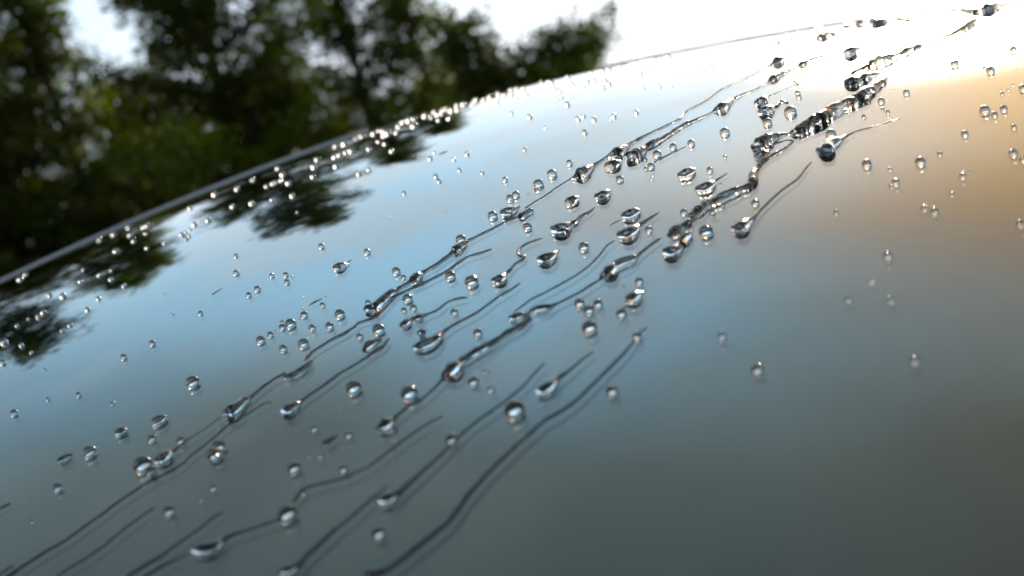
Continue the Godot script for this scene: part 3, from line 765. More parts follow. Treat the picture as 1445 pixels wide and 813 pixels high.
	flow("water_drop", "plump drop trailing a short leash to a smaller bead on the grey blue field", 0.06, [25.36, 287.35, 0.36, 24.17, 286.24, 1.00, 22.95, 284.96, 1.45, 22.17, 286.28, 0.85])
	flow("water_trail", "short leash of water between a plump drop and the bead below it", 0.15, [21.66, 283.45, 0.13, 20.84, 282.97, 0.25, 20.24, 282.41, 0.16])
	flow("water_drop", "comma shaped blurred drop among tiny beads, above the stepped trail", 0.05, [-40.49, 272.86, 0.15, -41.62, 272.29, 0.56, -42.75, 271.20, 0.76], true)
	flow("water_trail", "dark dash of water below the tip of the tree reflection", 0.07, [-8.81, 512.57, 0.12, -10.78, 512.01, 0.34, -12.37, 511.15, 0.12], true)
	flow("water_trail", "faint dash of water in the clear blue, beside two beads", 0.07, [-81.97, 412.31, 0.12, -83.39, 411.01, 0.19, -84.37, 409.74, 0.23])


func build_beads() -> void:
	bead(-84.68, 295.15, 2.10, "large bead alone past the foot of the forked tail with a drop head")
	bead(-5.63, 254.79, 1.87, "large bead alone below the top part of the trail with a bead and a ring")
	bead(-49.22, 248.83, 1.78, "large bead alone past the top of the low oblong drop")
	bead(-25.33, 278.65, 1.73, "large bead alone above the bottom part of the heavy dark rivulet")
	bead(-37.25, 291.79, 1.67, "large bead alone below the middle of the spear trail")
	bead(-67.38, 285.68, 1.67, "large bead, second out below the top part of the longest lower trail")
	bead(-78.98, 333.65, 1.66, "large bead alone past the top of the wide almond drop")
	bead(-8.71, 329.83, 1.62, "large bead alone past the top of the double headed trail")
	bead(44.45, 309.10, 1.61, "large bead alone past the top of the middle drop of the cluster")
	bead(-101.17, 315.18, 1.58, "large bead alone past the top of the long oval drop")
	bead(-66.84, 288.65, 1.56, "large bead, first out below the top part of the longest lower trail")
	bead(88.26, 392.46, 1.75, "large bead alone past the top of the stubby drop")
	bead(12.62, 278.47, 1.50, "large bead alone past the top of the hatchet shaped drop")
	bead(-31.87, 320.43, 1.44, "large bead alone past the top of the shard drop")
	bead(-32.12, 230.72, 1.15, "large bead alone below the top part of the blurred tail below the ring")
	bead(-48.91, 265.60, 1.29, "large bead alone above the bottom part of the stepped trail")
	bead(-55.30, 349.05, 1.35, "large bead, second out past the foot of the black splinter of water")
	bead(88.05, 354.67, 1.34, "large bead alone above the bottom part of the long tailed comet drop")
	bead(120.56, 336.44, 1.30, "large bead, fourth out past the foot of the tiny dash in the glow")
	bead(15.37, 399.19, 1.51, "large bead, second out above the bottom part of the upper main rivulet")
	bead(-50.71, 330.36, 1.30, "large bead alone above the bottom part of the lower main rivulet")
	bead(-17.92, 252.68, 1.16, "large bead alone above the middle of the trail with a bead and a ring")
	bead(20.19, 406.31, 1.49, "large bead, third out above the bottom part of the upper main rivulet")
	bead(-9.38, 368.16, 1.35, "large bead, first out above the top part of the middle main rivulet")
	bead(12.00, 248.59, 1.11, "large bead, second out below the top part of the long blurred lowest trail")
	bead(-13.56, 340.08, 1.27, "large bead alone below the middle of the pale side arm")
	bead(-42.04, 342.01, 1.27, "large bead, second out above the middle of the lower main rivulet")
	bead(68.85, 391.11, 1.39, "large bead alone below the middle of the second long rivulet")
	bead(0.34, 380.87, 1.36, "large bead, second out above the top part of the middle main rivulet")
	bead(18.63, 326.71, 1.23, "large bead alone above the top part of the plain curved trail")
	bead(-24.60, 334.69, 1.23, "large bead alone below the bottom part of the pale side arm")
	bead(-74.74, 268.62, 1.17, "large bead alone past the top of the blurred straight trail")
	bead(36.10, 237.97, 1.00, "mid-sized bead, second out past the top of the long blurred lowest trail")
	bead(-82.25, 290.42, 1.17, "mid-sized bead alone above the middle of the longest lower trail")
	bead(80.27, 387.60, 1.32, "mid-sized bead alone below the bottom part of the stubby drop")
	bead(94.58, 311.02, 1.15, "mid-sized bead, first out past the top of the long tailed comet drop")
	bead(-105.75, 302.25, 1.14, "mid-sized bead alone past the foot of the long oval drop")
	bead(85.62, 320.75, 1.12, "mid-sized bead alone below the middle of the long tailed comet drop")
	bead(8.08, 358.22, 1.16, "mid-sized bead alone past the foot of the small dark knot")
	bead(12.63, 292.72, 1.10, "mid-sized bead, first out below the middle of the spindle rivulet")
	bead(13.90, 287.30, 1.10, "mid-sized bead, third out below the middle of the spindle rivulet")
	bead(-12.25, 273.15, 1.08, "mid-sized bead alone below the middle of the heavy dark rivulet")
	bead(-62.92, 345.38, 1.13, "mid-sized bead, second out past the top of the sparkling knot stretch")
	bead(138.09, 398.50, 1.25, "mid-sized bead alone below the bottom part of the thin dash in the glow")
	bead(135.32, 347.96, 1.09, "mid-sized bead, second out past the top of the tiny dash in the glow")
	bead(48.83, 389.56, 1.22, "mid-sized bead alone above the bottom part of the thin tick of water")
	bead(19.55, 279.88, 1.06, "mid-sized bead alone past the foot of the short leash")
	bead(16.10, 288.91, 1.03, "mid-sized bead, second out below the middle of the spindle rivulet")
	bead(-27.37, 360.52, 1.10, "mid-sized bead, third out above the bottom part of the middle main rivulet")
	bead(-44.41, 335.91, 1.05, "mid-sized bead, first out above the middle of the lower main rivulet")
	bead(139.54, 377.12, 1.11, "mid-sized bead, second out past the foot of the tiny dash in the glow")
	bead(20.23, 266.68, 0.95, "mid-sized bead, first out below the top part of the long blurred lowest trail")
	bead(-55.98, 332.66, 1.01, "mid-sized bead, first out past the top of the sparkling knot stretch")
	bead(-85.00, 308.17, 1.00, "mid-sized bead alone past the foot of the wide almond drop")
	bead(-9.57, 296.59, 0.98, "mid-sized bead alone above the top part of the heavy dark rivulet")
	bead(110.38, 298.90, 0.96, "mid-sized bead, eighth out past the foot of the tiny dash in the glow")
	bead(58.33, 223.54, 0.77, "mid-sized bead, fifth out below the pale smear on the grey field")
	bead(6.40, 393.94, 1.11, "mid-sized bead alone above the top part of the whale shaped drop")
	bead(35.59, 374.88, 1.06, "mid-sized bead alone past the top of the sharp tipped drop")
	bead(-166.45, 464.92, 1.31, "mid-sized bead, second out downhill of the lowest hanging tip of the tree reflection")
	bead(-134.65, 368.71, 1.04, "mid-sized bead alone downhill of the clear blue corner")
	bead(-77.03, 300.36, 0.96, "mid-sized bead alone above the middle of the forked tail with a drop head")
	bead(155.40, 398.87, 1.09, "mid-sized bead, first out past the top of the tiny dash in the glow")
	bead(58.88, 390.33, 1.06, "mid-sized bead alone past the top of the thin tick of water")
	bead(45.02, 378.14, 1.03, "mid-sized bead, first out past the foot of the thin tick of water")
	bead(58.17, 317.77, 0.93, "mid-sized bead alone above the middle of the pin shaped drop")
	bead(8.31, 395.84, 1.08, "mid-sized bead, first out past the top of the whale shaped drop")
	bead(-52.01, 352.55, 0.96, "mid-sized bead, first out past the foot of the black splinter of water")
	bead(54.18, 392.83, 1.03, "mid-sized bead alone above the top part of the thin tick of water")
	bead(123.97, 333.71, 0.91, "mid-sized bead, fifth out past the foot of the tiny dash in the glow")
	bead(69.78, 264.98, 0.85, "mid-sized bead, first out below the pale smear on the grey field")
	bead(33.99, 323.42, 0.90, "mid-sized bead alone below the top part of the broad tailed drop")
	bead(25.94, 293.43, 0.89, "mid-sized bead alone past the top of the drop with a beaded leash")
	bead(-13.87, 313.83, 0.90, "mid-sized bead alone above the middle of the club shaped rivulet")
	bead(-21.48, 303.90, 0.89, "mid-sized bead alone above the bottom part of the club shaped rivulet")
	bead(-38.83, 257.41, 0.82, "mid-sized bead alone above the middle of the stepped trail")
	bead(108.55, 375.34, 0.94, "mid-sized bead, first out below the top part of the thick braided stream")
	bead(43.37, 327.74, 0.87, "mid-sized bead alone above the bottom part of the rippled lower stream")
	bead(-57.54, 349.15, 0.88, "mid-sized bead, fifth out past the foot of the black splinter of water")
	bead(-49.09, 339.76, 0.87, "mid-sized bead, third out above the middle of the lower main rivulet")
	bead(116.23, 377.27, 0.91, "small bead, second out below the top part of the thick braided stream")
	bead(109.51, 322.13, 0.83, "small bead, third out past the top of the long tailed comet drop")
	bead(85.79, 302.74, 0.82, "small bead, second out below the top part of the long tailed comet drop")
	bead(84.86, 279.12, 0.81, "small bead, second out uphill of the pale smear on the grey field")
	bead(34.19, 254.73, 0.75, "small bead, first out past the top of the long blurred lowest trail")
	bead(-35.96, 390.41, 0.94, "small bead alone past the top of the sprout drop")
	bead(-23.26, 326.75, 0.83, "small bead, first out above the bottom part of the double headed trail")
	bead(-68.89, 394.74, 0.95, "small bead, second out below the square tip of the tree reflection")
	bead(-60.56, 346.97, 0.84, "small bead, third out past the top of the sparkling knot stretch")
	bead(-36.50, 320.94, 0.83, "small bead alone below the middle of the lower main rivulet")
	bead(-97.85, 380.95, 0.92, "small bead, second out below the rounded tip of the tree reflection")
	bead(-105.73, 378.80, 0.91, "small bead alone uphill of the broad foot of the tree reflection")
	bead(-38.00, 270.68, 0.80, "small bead alone past the top of the comma drop")
	bead(133.03, 580.52, 1.37, "small bead, third out below the middle of the crest line")
	bead(56.42, 355.94, 0.84, "small bead alone above the top part of the tadpole drop")
	bead(26.45, 414.38, 0.98, "small bead, fourth out above the bottom part of the upper main rivulet")
	bead(16.45, 342.82, 0.80, "small bead alone below the bottom part of the two lobed drop")
	bead(-78.99, 425.00, 0.98, "small bead, first out below the ragged tip of the tree reflection")
	bead(-157.32, 509.92, 1.18, "small bead, fifth out above the broad foot of the tree reflection")
	bead(-157.09, 432.77, 1.00, "small bead, third out downhill of the lowest hanging tip of the tree reflection")
	bead(-19.30, 752.51, 1.73, "small bead, third out above the long finger of the tree reflection")
	bead(48.82, 321.03, 0.76, "small bead, second out below the middle of the rippled lower stream")
	bead(120.53, 330.99, 0.76, "small bead, sixth out past the foot of the tiny dash in the glow")
	bead(57.42, 252.14, 0.68, "small bead, third out below the pale smear on the grey field")
	bead(93.82, 260.51, 0.70, "small bead, sixth out past the top of the long tailed comet drop")
	bead(-9.22, 266.87, 0.72, "small bead alone above the top part of the trail with a bead and a ring")
	bead(-51.09, 417.56, 0.92, "small bead alone below the short tip of the tree reflection")
	bead(-160.52, 487.25, 1.07, "small bead, second out above the lowest hanging tip of the tree reflection")
	bead(-66.03, 270.96, 0.73, "small bead alone past the top of the blurred bent trail")
	bead(-62.37, 721.91, 1.59, "small bead, sixth out uphill of the tree reflection bend at the moulding")
	bead(-37.48, 682.09, 1.50, "small bead, third out below the reflected bright band under the trees")
	bead(-28.77, 759.55, 1.67, "small bead, third out uphill of the reflected bright band under the trees")
	bead(110.10, 293.58, 0.71, "small bead, second out below the middle of the tiny dash in the glow")
	bead(63.28, 246.48, 0.63, "small bead, fourth out below the pale smear on the grey field")
	bead(1.49, 295.07, 0.71, "small bead alone past the top of the heavy dark rivulet")
	bead(-59.63, 390.06, 0.82, "small bead, fourth out past the foot of the black splinter of water")
	bead(-34.79, 343.02, 0.73, "small bead, first out above the bottom part of the middle main rivulet")
	bead(-71.14, 391.92, 0.82, "small bead, second out below the ragged tip of the tree reflection")
	bead(-45.48, 279.52, 0.71, "small bead, second out past the foot of the comma drop")
	bead(-56.64, 587.79, 1.23, "small bead, fourth out uphill of the tree reflection bend at the moulding")
	bead(-23.92, 670.77, 1.41, "small bead alone downhill of the long finger of the tree reflection")
	bead(97.58, 417.40, 0.83, "small bead, first out below the middle of the hooked trail")
	bead(96.05, 411.03, 0.82, "small bead, second out below the middle of the hooked trail")
	bead(125.68, 554.22, 1.10, "small bead, fourth out below the middle of the crest line")
	bead(118.83, 316.95, 0.68, "small bead, first out below the middle of the tiny dash in the glow")
	bead(97.16, 294.29, 0.68, "small bead, fourth out past the top of the long tailed comet drop")
	bead(84.17, 282.62, 0.67, "small bead, first out uphill of the pale smear on the grey field")
	bead(6.94, 420.95, 0.84, "small bead, second out past the top of the whale shaped drop")
	bead(36.62, 456.18, 0.91, "small bead, fifth out above the bottom part of the upper main rivulet")
	bead(-25.52, 353.13, 0.70, "small bead, second out above the bottom part of the middle main rivulet")
	bead(-25.64, 327.59, 0.69, "small bead, second out above the bottom part of the double headed trail")
	bead(-60.70, 398.76, 0.79, "small bead, sixth out past the foot of the black splinter of water")
	bead(-47.19, 355.01, 0.71, "small bead alone below the top part of the black splinter of water")
	bead(-114.63, 361.19, 0.72, "small bead alone past the foot of the middle almond drop")
	bead(-127.63, 690.36, 1.37, "small bead alone downhill of the pale clump on the grey moulding")
	bead(-90.85, 562.52, 1.12, "small bead, second out below the pale clump on the grey moulding")
	bead(-69.75, 623.67, 1.24, "small bead, second out below the tree reflection bend at the moulding")
	bead(-61.00, 638.76, 1.27, "small bead, first out uphill of the tree reflection bend at the moulding")
	bead(-40.88, 714.09, 1.42, "small bead, first out below the reflected bright band under the trees")
	bead(39.88, 540.86, 1.08, "small bead, fifth out below the drooping branch end over the crest")
	bead(101.41, 665.30, 1.25, "small bead, first out below the bottom part of the crest line")
	bead(143.00, 407.99, 0.77, "small bead alone below the top part of the thin dash in the glow")
	bead(166.39, 517.56, 0.98, "small bead alone below the top part of the lumpy crest trail")
	bead(14.14, 393.17, 0.74, "small bead, first out above the bottom part of the upper main rivulet")
	bead(-65.46, 404.12, 0.76, "small bead, first out below the square tip of the tree reflection")
	bead(-155.26, 447.57, 0.84, "small bead, first out downhill of the lowest hanging tip of the tree reflection")
	bead(-220.63, 658.84, 1.24, "small bead, third out above the lowest hanging tip of the tree reflection")
	bead(-77.98, 588.82, 1.11, "small bead, fifth out below the tree reflection bend at the moulding")
	bead(-71.17, 538.07, 1.01, "small bead alone above the short tip of the tree reflection")
	bead(-109.38, 562.03, 1.06, "small bead alone above the ragged tip of the tree reflection")
	bead(-32.60, 768.04, 1.45, "small bead, second out uphill of the reflected bright band under the trees")
	bead(-43.83, 532.48, 1.00, "small bead alone above the small dark tuft of the tree reflection")
	bead(-15.29, 704.94, 1.33, "small bead, second out above the long finger of the tree reflection")
	bead(-12.10, 715.64, 1.35, "small bead, sixth out below the sky gap over the crest")
	bead(47.07, 699.99, 1.32, "small bead, first out below the drooping branch end over the crest")
	bead(61.16, 575.90, 1.09, "small bead, fourth out below the place where trees give way to sky")
	bead(72.03, 689.58, 1.30, "small bead, first out below the place where trees give way to sky")
	bead(148.88, 608.24, 1.08, "small bead, first out below the middle of the crest line")
	bead(177.36, 460.92, 0.82, "small bead alone below the top part of the thick stream at the crest")
	bead(118.73, 331.11, 0.62, "small bead, seventh out past the foot of the tiny dash in the glow")
	bead(99.80, 312.92, 0.61, "small bead, second out past the top of the long tailed comet drop")
	bead(-2.20, 488.87, 0.87, "small bead, second out past the top of the far dash")
	bead(24.49, 536.15, 0.95, "small bead, seventh out below the drooping branch end over the crest")
	bead(38.29, 489.58, 0.87, "small bead, eighth out above the bottom part of the upper main rivulet")
	bead(42.55, 477.43, 0.85, "small bead, sixth out above the bottom part of the upper main rivulet")
	bead(48.74, 471.36, 0.84, "small bead, second out above the middle of the upper main rivulet")
	bead(-85.62, 392.71, 0.70, "small bead, first out below the rounded tip of the tree reflection")
	bead(-126.44, 477.21, 0.85, "small bead alone downhill of the rounded tip of the tree reflection")
	bead(-135.77, 460.97, 0.82, "small bead, third out above the broad foot of the tree reflection")
	bead(-160.26, 492.64, 0.88, "small bead, fourth out above the broad foot of the tree reflection")
	bead(-138.51, 447.21, 0.80, "small bead, second out above the broad foot of the tree reflection")
	bead(-46.51, 254.31, 0.55, "small bead alone below the bottom part of the stepped trail")
	bead(-29.41, 257.66, 0.56, "small bead alone below the top part of the stepped trail")
	bead(-154.27, 585.15, 1.04, "small bead, first out uphill of the oval sky gap in the tree reflection")
	bead(-113.13, 530.57, 0.94, "small bead, second out uphill of the sky wedge in the tree reflection")
	bead(-115.70, 565.43, 1.01, "small bead, third out uphill of the sky wedge in the tree reflection")
	bead(-86.88, 644.80, 1.15, "small bead, fourth out below the tree reflection bend at the moulding")
	bead(-53.31, 639.34, 1.14, "small bead, seventh out uphill of the tree reflection bend at the moulding")
	bead(-47.10, 731.02, 1.30, "small bead, sixth out below the reflected bright band under the trees")
	bead(-32.81, 713.78, 1.27, "small bead, first out uphill of the reflected bright band under the trees")
	bead(-1.63, 700.62, 1.25, "small bead, second out uphill of the sky gap over the crest")
	bead(1.81, 751.14, 1.34, "small bead, third out uphill of the sky gap over the crest")
	bead(16.29, 741.60, 1.32, "small bead, first out below the moulding where it widens")
	bead(21.99, 766.12, 1.36, "small bead, first out uphill of the moulding where it widens")
	bead(29.74, 774.68, 1.38, "small bead, third out uphill of the moulding where it widens")
	bead(25.72, 690.15, 1.23, "small bead, fourth out uphill of the moulding where it widens")
	bead(34.62, 733.63, 1.31, "small bead alone downhill of the drooping branch end over the crest")
	bead(30.76, 671.94, 1.20, "small bead, sixth out uphill of the moulding where it widens")
	bead(47.47, 726.52, 1.29, "small bead, second out below the drooping branch end over the crest")
	bead(56.40, 712.79, 1.27, "small bead, first out uphill of the drooping branch end over the crest")
	bead(74.55, 682.80, 1.22, "small bead, first out uphill of the place where trees give way to sky")
	bead(-14.05, 464.13, 0.80, "small bead, second out past the foot of the far dash")
	bead(-13.08, 453.23, 0.78, "small bead, third out past the foot of the far dash")
	bead(75.73, 584.36, 0.98, "small bead, second out past the foot of the crest line")
	bead(43.42, 377.57, 0.63, "small bead, second out past the foot of the thin tick of water")
	bead(51.89, 323.47, 0.58, "small bead, first out below the middle of the rippled lower stream")
	bead(99.63, 363.39, 0.61, "small bead, second out above the top part of the long tailed comet drop")
	bead(63.22, 255.98, 0.52, "small bead, second out below the pale smear on the grey field")
	bead(69.92, 295.56, 0.57, "small bead alone above the pale smear on the grey field")
	bead(55.55, 465.40, 0.78, "small bead, first out above the middle of the upper main rivulet")
	bead(-82.46, 451.68, 0.76, "small bead alone uphill of the ragged tip of the tree reflection")
	bead(-137.29, 503.28, 0.84, "small bead, second out below the oval sky gap in the tree reflection")
	bead(-167.72, 528.13, 0.89, "small bead, sixth out above the broad foot of the tree reflection")
	bead(-134.45, 472.02, 0.79, "small bead, fourth out below the oval sky gap in the tree reflection")
	bead(-43.66, 266.41, 0.54, "small bead, first out past the foot of the comma drop")
	bead(-183.40, 699.59, 1.17, "small bead, second out above the oval sky gap in the tree reflection")
	bead(-159.56, 635.71, 1.07, "small bead, second out uphill of the oval sky gap in the tree reflection")
	bead(-155.08, 653.38, 1.09, "small bead, second out downhill of the sky wedge in the tree reflection")
	bead(-117.82, 547.22, 0.92, "small bead, first out uphill of the sky wedge in the tree reflection")
	bead(-134.30, 656.97, 1.10, "small bead alone above the sky wedge in the tree reflection")
	bead(-101.41, 578.44, 0.97, "small bead, third out below the pale clump on the grey moulding")
	bead(-66.31, 579.69, 0.97, "small bead, third out below the tree reflection bend at the moulding")
	bead(-72.12, 664.94, 1.11, "small bead, first out below the tree reflection bend at the moulding")
	bead(-57.54, 745.92, 1.25, "small bead, second out downhill of the reflected bright band under the trees")
	bead(-31.80, 572.16, 0.96, "small bead, seventh out below the reflected bright band under the trees")
	bead(-9.36, 760.43, 1.27, "small bead, second out below the sky gap over the crest")
	bead(-5.04, 708.46, 1.19, "small bead, third out below the sky gap over the crest")
	bead(9.17, 769.13, 1.29, "small bead alone downhill of the moulding where it widens")
	bead(-15.49, 507.37, 0.85, "small bead, first out past the foot of the far dash")
	bead(31.08, 655.05, 1.10, "small bead, sixth out below the drooping branch end over the crest")
	bead(42.93, 629.97, 1.06, "small bead, third out below the drooping branch end over the crest")
	bead(57.33, 624.46, 1.05, "small bead, fifth out below the place where trees give way to sky")
	bead(59.74, 618.96, 1.04, "small bead, third out below the place where trees give way to sky")
	bead(62.34, 598.40, 1.00, "small bead, second out below the place where trees give way to sky")
	bead(82.63, 678.94, 1.14, "small bead, third out past the foot of the crest line")
	bead(112.75, 435.21, 0.68, "tiny bead alone past the top of the hooked trail")
	bead(96.96, 537.79, 0.84, "tiny bead, sixth out below the middle of the crest line")
	bead(105.33, 361.25, 0.57, "tiny bead, first out above the top part of the long tailed comet drop")
	bead(40.63, 492.44, 0.77, "tiny bead, seventh out above the bottom part of the upper main rivulet")
	bead(-155.94, 530.59, 0.83, "tiny bead, third out below the oval sky gap in the tree reflection")
	bead(-140.37, 443.86, 0.70, "tiny bead, first out above the broad foot of the tree reflection")
	bead(-125.05, 368.68, 0.58, "tiny bead alone uphill of the clear blue corner")
	bead(-108.61, 290.42, 0.53, "tiny bead alone past the top of the short trail at the side")
	bead(-156.90, 653.82, 1.03, "tiny bead, third out downhill of the sky wedge in the tree reflection")
	bead(-124.39, 543.25, 0.85, "tiny bead, first out downhill of the sky wedge in the tree reflection")
	bead(-111.99, 663.41, 1.04, "tiny bead, first out below the pale clump on the grey moulding")
	bead(-97.91, 715.59, 1.12, "tiny bead, fourth out uphill of the pale clump on the grey moulding")
	bead(-84.19, 615.60, 0.97, "tiny bead, fifth out uphill of the pale clump on the grey moulding")
	bead(-59.27, 641.88, 1.01, "tiny bead, third out uphill of the tree reflection bend at the moulding")
	bead(-55.32, 755.43, 1.19, "tiny bead, first out downhill of the reflected bright band under the trees")
	bead(-68.63, 737.62, 1.16, "tiny bead, second out uphill of the tree reflection bend at the moulding")
	bead(-32.47, 663.94, 1.04, "tiny bead, fourth out below the reflected bright band under the trees")
	bead(-25.60, 756.14, 1.19, "tiny bead, fourth out above the long finger of the tree reflection")
	bead(-43.65, 617.41, 0.97, "tiny bead, eighth out below the reflected bright band under the trees")
	bead(-6.57, 644.90, 1.01, "tiny bead, seventh out below the sky gap over the crest")
	bead(-1.53, 779.93, 1.23, "tiny bead, first out uphill of the sky gap over the crest")
	bead(22.92, 711.88, 1.12, "tiny bead, second out uphill of the moulding where it widens")
	bead(32.86, 771.07, 1.21, "tiny bead, fifth out uphill of the moulding where it widens")
	bead(53.04, 662.56, 1.04, "tiny bead, second out uphill of the drooping branch end over the crest")
	bead(67.61, 701.85, 1.10, "tiny bead alone downhill of the place where trees give way to sky")
	bead(79.27, 679.44, 1.07, "tiny bead, second out uphill of the place where trees give way to sky")
	bead(115.73, 543.89, 0.80, "tiny bead, fifth out below the middle of the crest line")
	bead(119.19, 599.94, 0.88, "tiny bead, second out below the middle of the crest line")
	bead(95.21, 670.65, 0.98, "tiny bead, second out below the bottom part of the crest line")
	bead(130.13, 348.45, 0.51, "tiny bead, third out past the foot of the tiny dash in the glow")
	bead(45.26, 388.32, 0.57, "tiny bead alone below the bottom part of the second long rivulet")
	bead(62.51, 364.56, 0.53, "tiny bead alone past the top of the tadpole drop")
	bead(84.16, 301.24, 0.50, "tiny bead, third out below the top part of the long tailed comet drop")
	bead(-5.90, 461.61, 0.68, "tiny bead, third out past the top of the far dash")
	bead(1.02, 443.35, 0.65, "tiny bead, fourth out past the top of the far dash")
	bead(-146.97, 430.30, 0.63, "tiny bead alone below the lowest hanging tip of the tree reflection")
	bead(-101.42, 342.62, 0.51, "tiny bead alone past the top of the middle almond drop")
	bead(-68.03, 268.21, 0.48, "tiny bead alone above the top part of the blurred bent trail")
	bead(-225.42, 682.68, 1.00, "tiny bead, fourth out above the lowest hanging tip of the tree reflection")
	bead(-192.69, 706.23, 1.04, "tiny bead, first out above the oval sky gap in the tree reflection")
	bead(-177.01, 706.74, 1.04, "tiny bead, third out above the oval sky gap in the tree reflection")
	bead(-149.17, 597.18, 0.88, "tiny bead, third out uphill of the oval sky gap in the tree reflection")
	bead(-147.34, 526.22, 0.77, "tiny bead, first out below the oval sky gap in the tree reflection")
	bead(-86.66, 614.78, 0.90, "tiny bead, third out uphill of the pale clump on the grey moulding")
	bead(-87.99, 613.67, 0.90, "tiny bead, second out uphill of the pale clump on the grey moulding")
	bead(-90.47, 610.99, 0.90, "tiny bead, first out uphill of the pale clump on the grey moulding")
	bead(-56.24, 643.32, 0.94, "tiny bead, fifth out uphill of the tree reflection bend at the moulding")
	bead(-45.36, 755.32, 1.11, "tiny bead, second out below the reflected bright band under the trees")
	bead(-38.84, 667.35, 0.98, "tiny bead, fifth out below the reflected bright band under the trees")
	bead(-14.75, 785.15, 1.15, "tiny bead, fifth out below the sky gap over the crest")
	bead(-9.91, 709.80, 1.04, "tiny bead, fourth out below the sky gap over the crest")
	bead(-7.06, 765.08, 1.12, "tiny bead, first out below the sky gap over the crest")
	bead(-11.55, 658.94, 0.97, "tiny bead, first out above the long finger of the tree reflection")
	bead(6.53, 724.08, 1.06, "tiny bead, third out below the moulding where it widens")
	bead(12.14, 721.36, 1.06, "tiny bead, second out below the moulding where it widens")
	bead(-25.05, 453.98, 0.67, "tiny bead alone uphill of the small dark tuft of the tree reflection")
	bead(41.12, 579.37, 0.85, "tiny bead, fourth out below the drooping branch end over the crest")
	bead(88.74, 686.19, 1.01, "tiny bead, first out past the foot of the crest line")
	bead(72.23, 514.89, 0.70, "tiny bead, third out below the bottom part of the crest line")
	bead(140.40, 383.06, 0.52, "tiny bead, first out past the foot of the tiny dash in the glow")
	bead(160.45, 453.17, 0.62, "tiny bead alone below the top part of the stream into the glow")
	bead(105.49, 365.65, 0.50, "tiny bead, third out above the top part of the long tailed comet drop")
	bead(88.15, 312.79, 0.47, "tiny bead, first out below the top part of the long tailed comet drop")
	bead(91.13, 285.67, 0.46, "tiny bead, fifth out past the top of the long tailed comet drop")
	bead(16.40, 459.70, 0.63, "tiny bead, ninth out above the bottom part of the upper main rivulet")
	bead(19.28, 569.84, 0.78, "tiny bead, fourth out below the moulding where it widens")
	bead(-7.16, 486.65, 0.66, "tiny bead, first out past the top of the far dash")
	bead(-9.84, 276.00, 0.46, "tiny bead alone below the top part of the heavy dark rivulet")
	bead(-57.98, 353.77, 0.48, "tiny bead, third out past the foot of the black splinter of water")
	bead(-168.73, 487.52, 0.66, "tiny bead, first out above the lowest hanging tip of the tree reflection")
	bead(-133.04, 549.70, 0.75, "tiny bead alone above the rounded tip of the tree reflection")


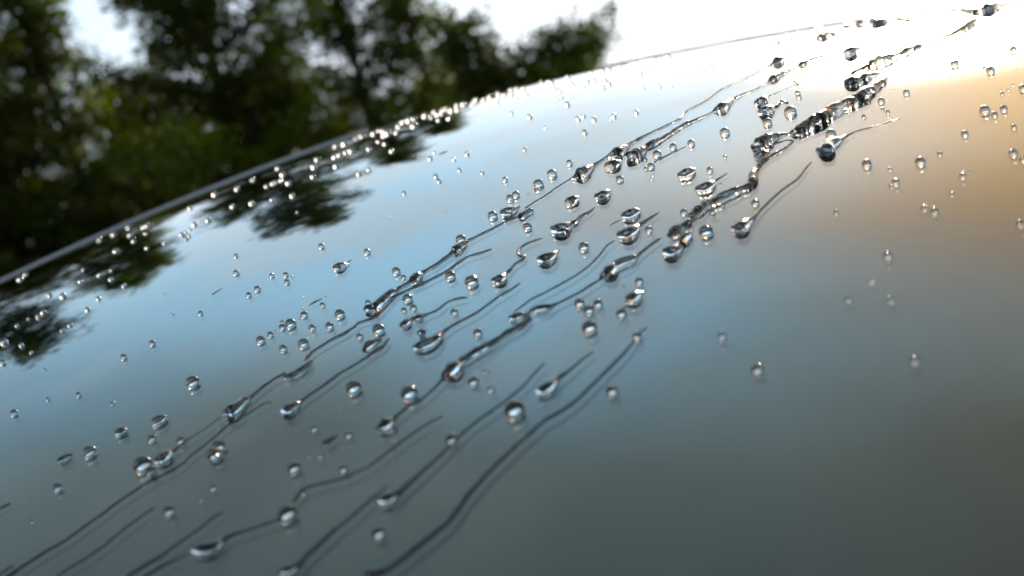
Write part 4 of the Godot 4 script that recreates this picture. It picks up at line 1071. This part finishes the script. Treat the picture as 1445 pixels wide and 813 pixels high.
func build_specks() -> void:
	# the finest droplets, too small to tell apart
	var rows := [
		Vector3(-107.87, 691.48, 0.94),
		Vector3(-36.39, 615.54, 0.84),
		Vector3(-39.99, 535.01, 0.73),
		Vector3(16.86, 650.38, 0.89),
		Vector3(25.75, 649.29, 0.88),
		Vector3(43.45, 610.97, 0.83),
		Vector3(50.76, 622.08, 0.85),
		Vector3(52.28, 595.17, 0.81),
		Vector3(57.67, 566.01, 0.77),
		Vector3(84.46, 603.36, 0.76),
		Vector3(75.32, 508.06, 0.64),
		Vector3(184.09, 467.08, 0.59),
		Vector3(199.72, 495.13, 0.62),
		Vector3(106.31, 378.51, 0.48),
		Vector3(42.86, 365.44, 0.46),
		Vector3(73.14, 267.87, 0.41),
		Vector3(-9.09, 275.70, 0.42),
		Vector3(-45.98, 268.16, 0.41),
		Vector3(-112.36, 533.64, 0.67),
		Vector3(-80.90, 549.59, 0.69),
		Vector3(-40.16, 639.84, 0.80),
		Vector3(18.64, 689.34, 0.87),
		Vector3(43.04, 681.39, 0.86),
		Vector3(67.40, 522.95, 0.60),
		Vector3(97.77, 594.72, 0.69),
		Vector3(88.98, 528.95, 0.61),
		Vector3(149.33, 382.08, 0.44),
		Vector3(145.29, 396.76, 0.46),
		Vector3(136.99, 403.13, 0.46),
		Vector3(132.52, 350.43, 0.40),
		Vector3(46.63, 465.20, 0.54),
		Vector3(6.65, 390.19, 0.45),
		Vector3(-146.16, 609.32, 0.70),
		Vector3(-142.71, 526.48, 0.61),
		Vector3(-115.67, 553.43, 0.64),
		Vector3(40.00, 687.32, 0.79),
		Vector3(47.23, 785.03, 0.90),
		Vector3(108.57, 532.98, 0.56),
		Vector3(134.41, 400.98, 0.42),
		Vector3(26.64, 491.64, 0.51),
		Vector3(22.50, 293.92, 0.36),
		Vector3(-58.56, 394.01, 0.41),
		Vector3(-41.47, 384.65, 0.40),
		Vector3(-19.63, 275.44, 0.35),
		Vector3(-165.70, 491.57, 0.51),
		Vector3(-134.54, 401.01, 0.42),
		Vector3(-68.29, 299.86, 0.36),
		Vector3(-40.26, 285.49, 0.36),
		Vector3(-116.76, 549.79, 0.58),
		Vector3(-13.81, 520.00, 0.54),
		Vector3(34.60, 673.72, 0.71),
		Vector3(38.90, 574.58, 0.60),
		Vector3(81.96, 533.01, 0.50),
		Vector3(135.44, 354.17, 0.33),
		Vector3(55.55, 340.46, 0.33),
		Vector3(99.00, 295.18, 0.32),
		Vector3(90.03, 282.61, 0.32),
		Vector3(-29.39, 425.20, 0.40),
		Vector3(-95.92, 404.47, 0.38),
		Vector3(-59.46, 348.46, 0.33),
		Vector3(-68.98, 316.95, 0.32),
		Vector3(-163.82, 565.36, 0.53),
		Vector3(-113.81, 304.03, 0.30),
		Vector3(118.22, 565.38, 0.47),
		Vector3(143.95, 370.55, 0.31),
		Vector3(115.43, 385.02, 0.32),
		Vector3(130.10, 381.48, 0.32),
		Vector3(150.02, 496.06, 0.42),
		Vector3(-53.08, 351.23, 0.29),
		Vector3(42.78, 562.24, 0.47),
		Vector3(-65.03, 491.80, 0.39),
		Vector3(75.06, 607.17, 0.48),
		Vector3(175.71, 449.70, 0.33),
		Vector3(131.65, 352.31, 0.26),
		Vector3(104.49, 377.70, 0.28),
		Vector3(53.06, 394.03, 0.29),
		Vector3(11.53, 392.02, 0.29),
		Vector3(-52.75, 358.42, 0.26),
		Vector3(-46.67, 361.10, 0.26),
		Vector3(-80.02, 317.07, 0.23),
		Vector3(-111.43, 311.67, 0.23),
		Vector3(-113.82, 475.90, 0.32),
		Vector3(110.35, 375.86, 0.24),
		Vector3(121.71, 392.79, 0.25),
		Vector3(102.93, 366.54, 0.23),
		Vector3(-53.34, 368.86, 0.23),
		Vector3(-74.98, 361.64, 0.23),
		Vector3(-154.37, 434.90, 0.27),
		Vector3(-104.34, 436.61, 0.27),
		Vector3(-88.72, 322.93, 0.22),
		Vector3(134.86, 394.96, 0.21),
		Vector3(157.82, 436.41, 0.23),
		Vector3(116.79, 375.76, 0.20),
		Vector3(135.85, 410.86, 0.22),
		Vector3(41.71, 364.78, 0.19),
		Vector3(40.79, 364.07, 0.19),
		Vector3(-12.47, 404.43, 0.21),
		Vector3(117.96, 388.47, 0.16),
		Vector3(113.06, 380.24, 0.16),
	]
	var st := SurfaceTool.new()
	st.begin(Mesh.PRIMITIVE_TRIANGLES)
	for r: Vector3 in rows:
		var n := panel_normal(r.x * 0.001, r.y * 0.001)
		st.append_from(bead_meshes[0], 0, Transform3D(Basis(Quaternion(Vector3.UP, n)).scaled_local(Vector3.ONE * r.z * 0.001), panel(r.x * 0.001, r.y * 0.001) + n * r.z * 0.0003))
	var o := put("fine_spray", st.commit(), water, self)
	tagged(o, "fine spray of tiny droplets scattered between the larger beads", "spray", "", "stuff")
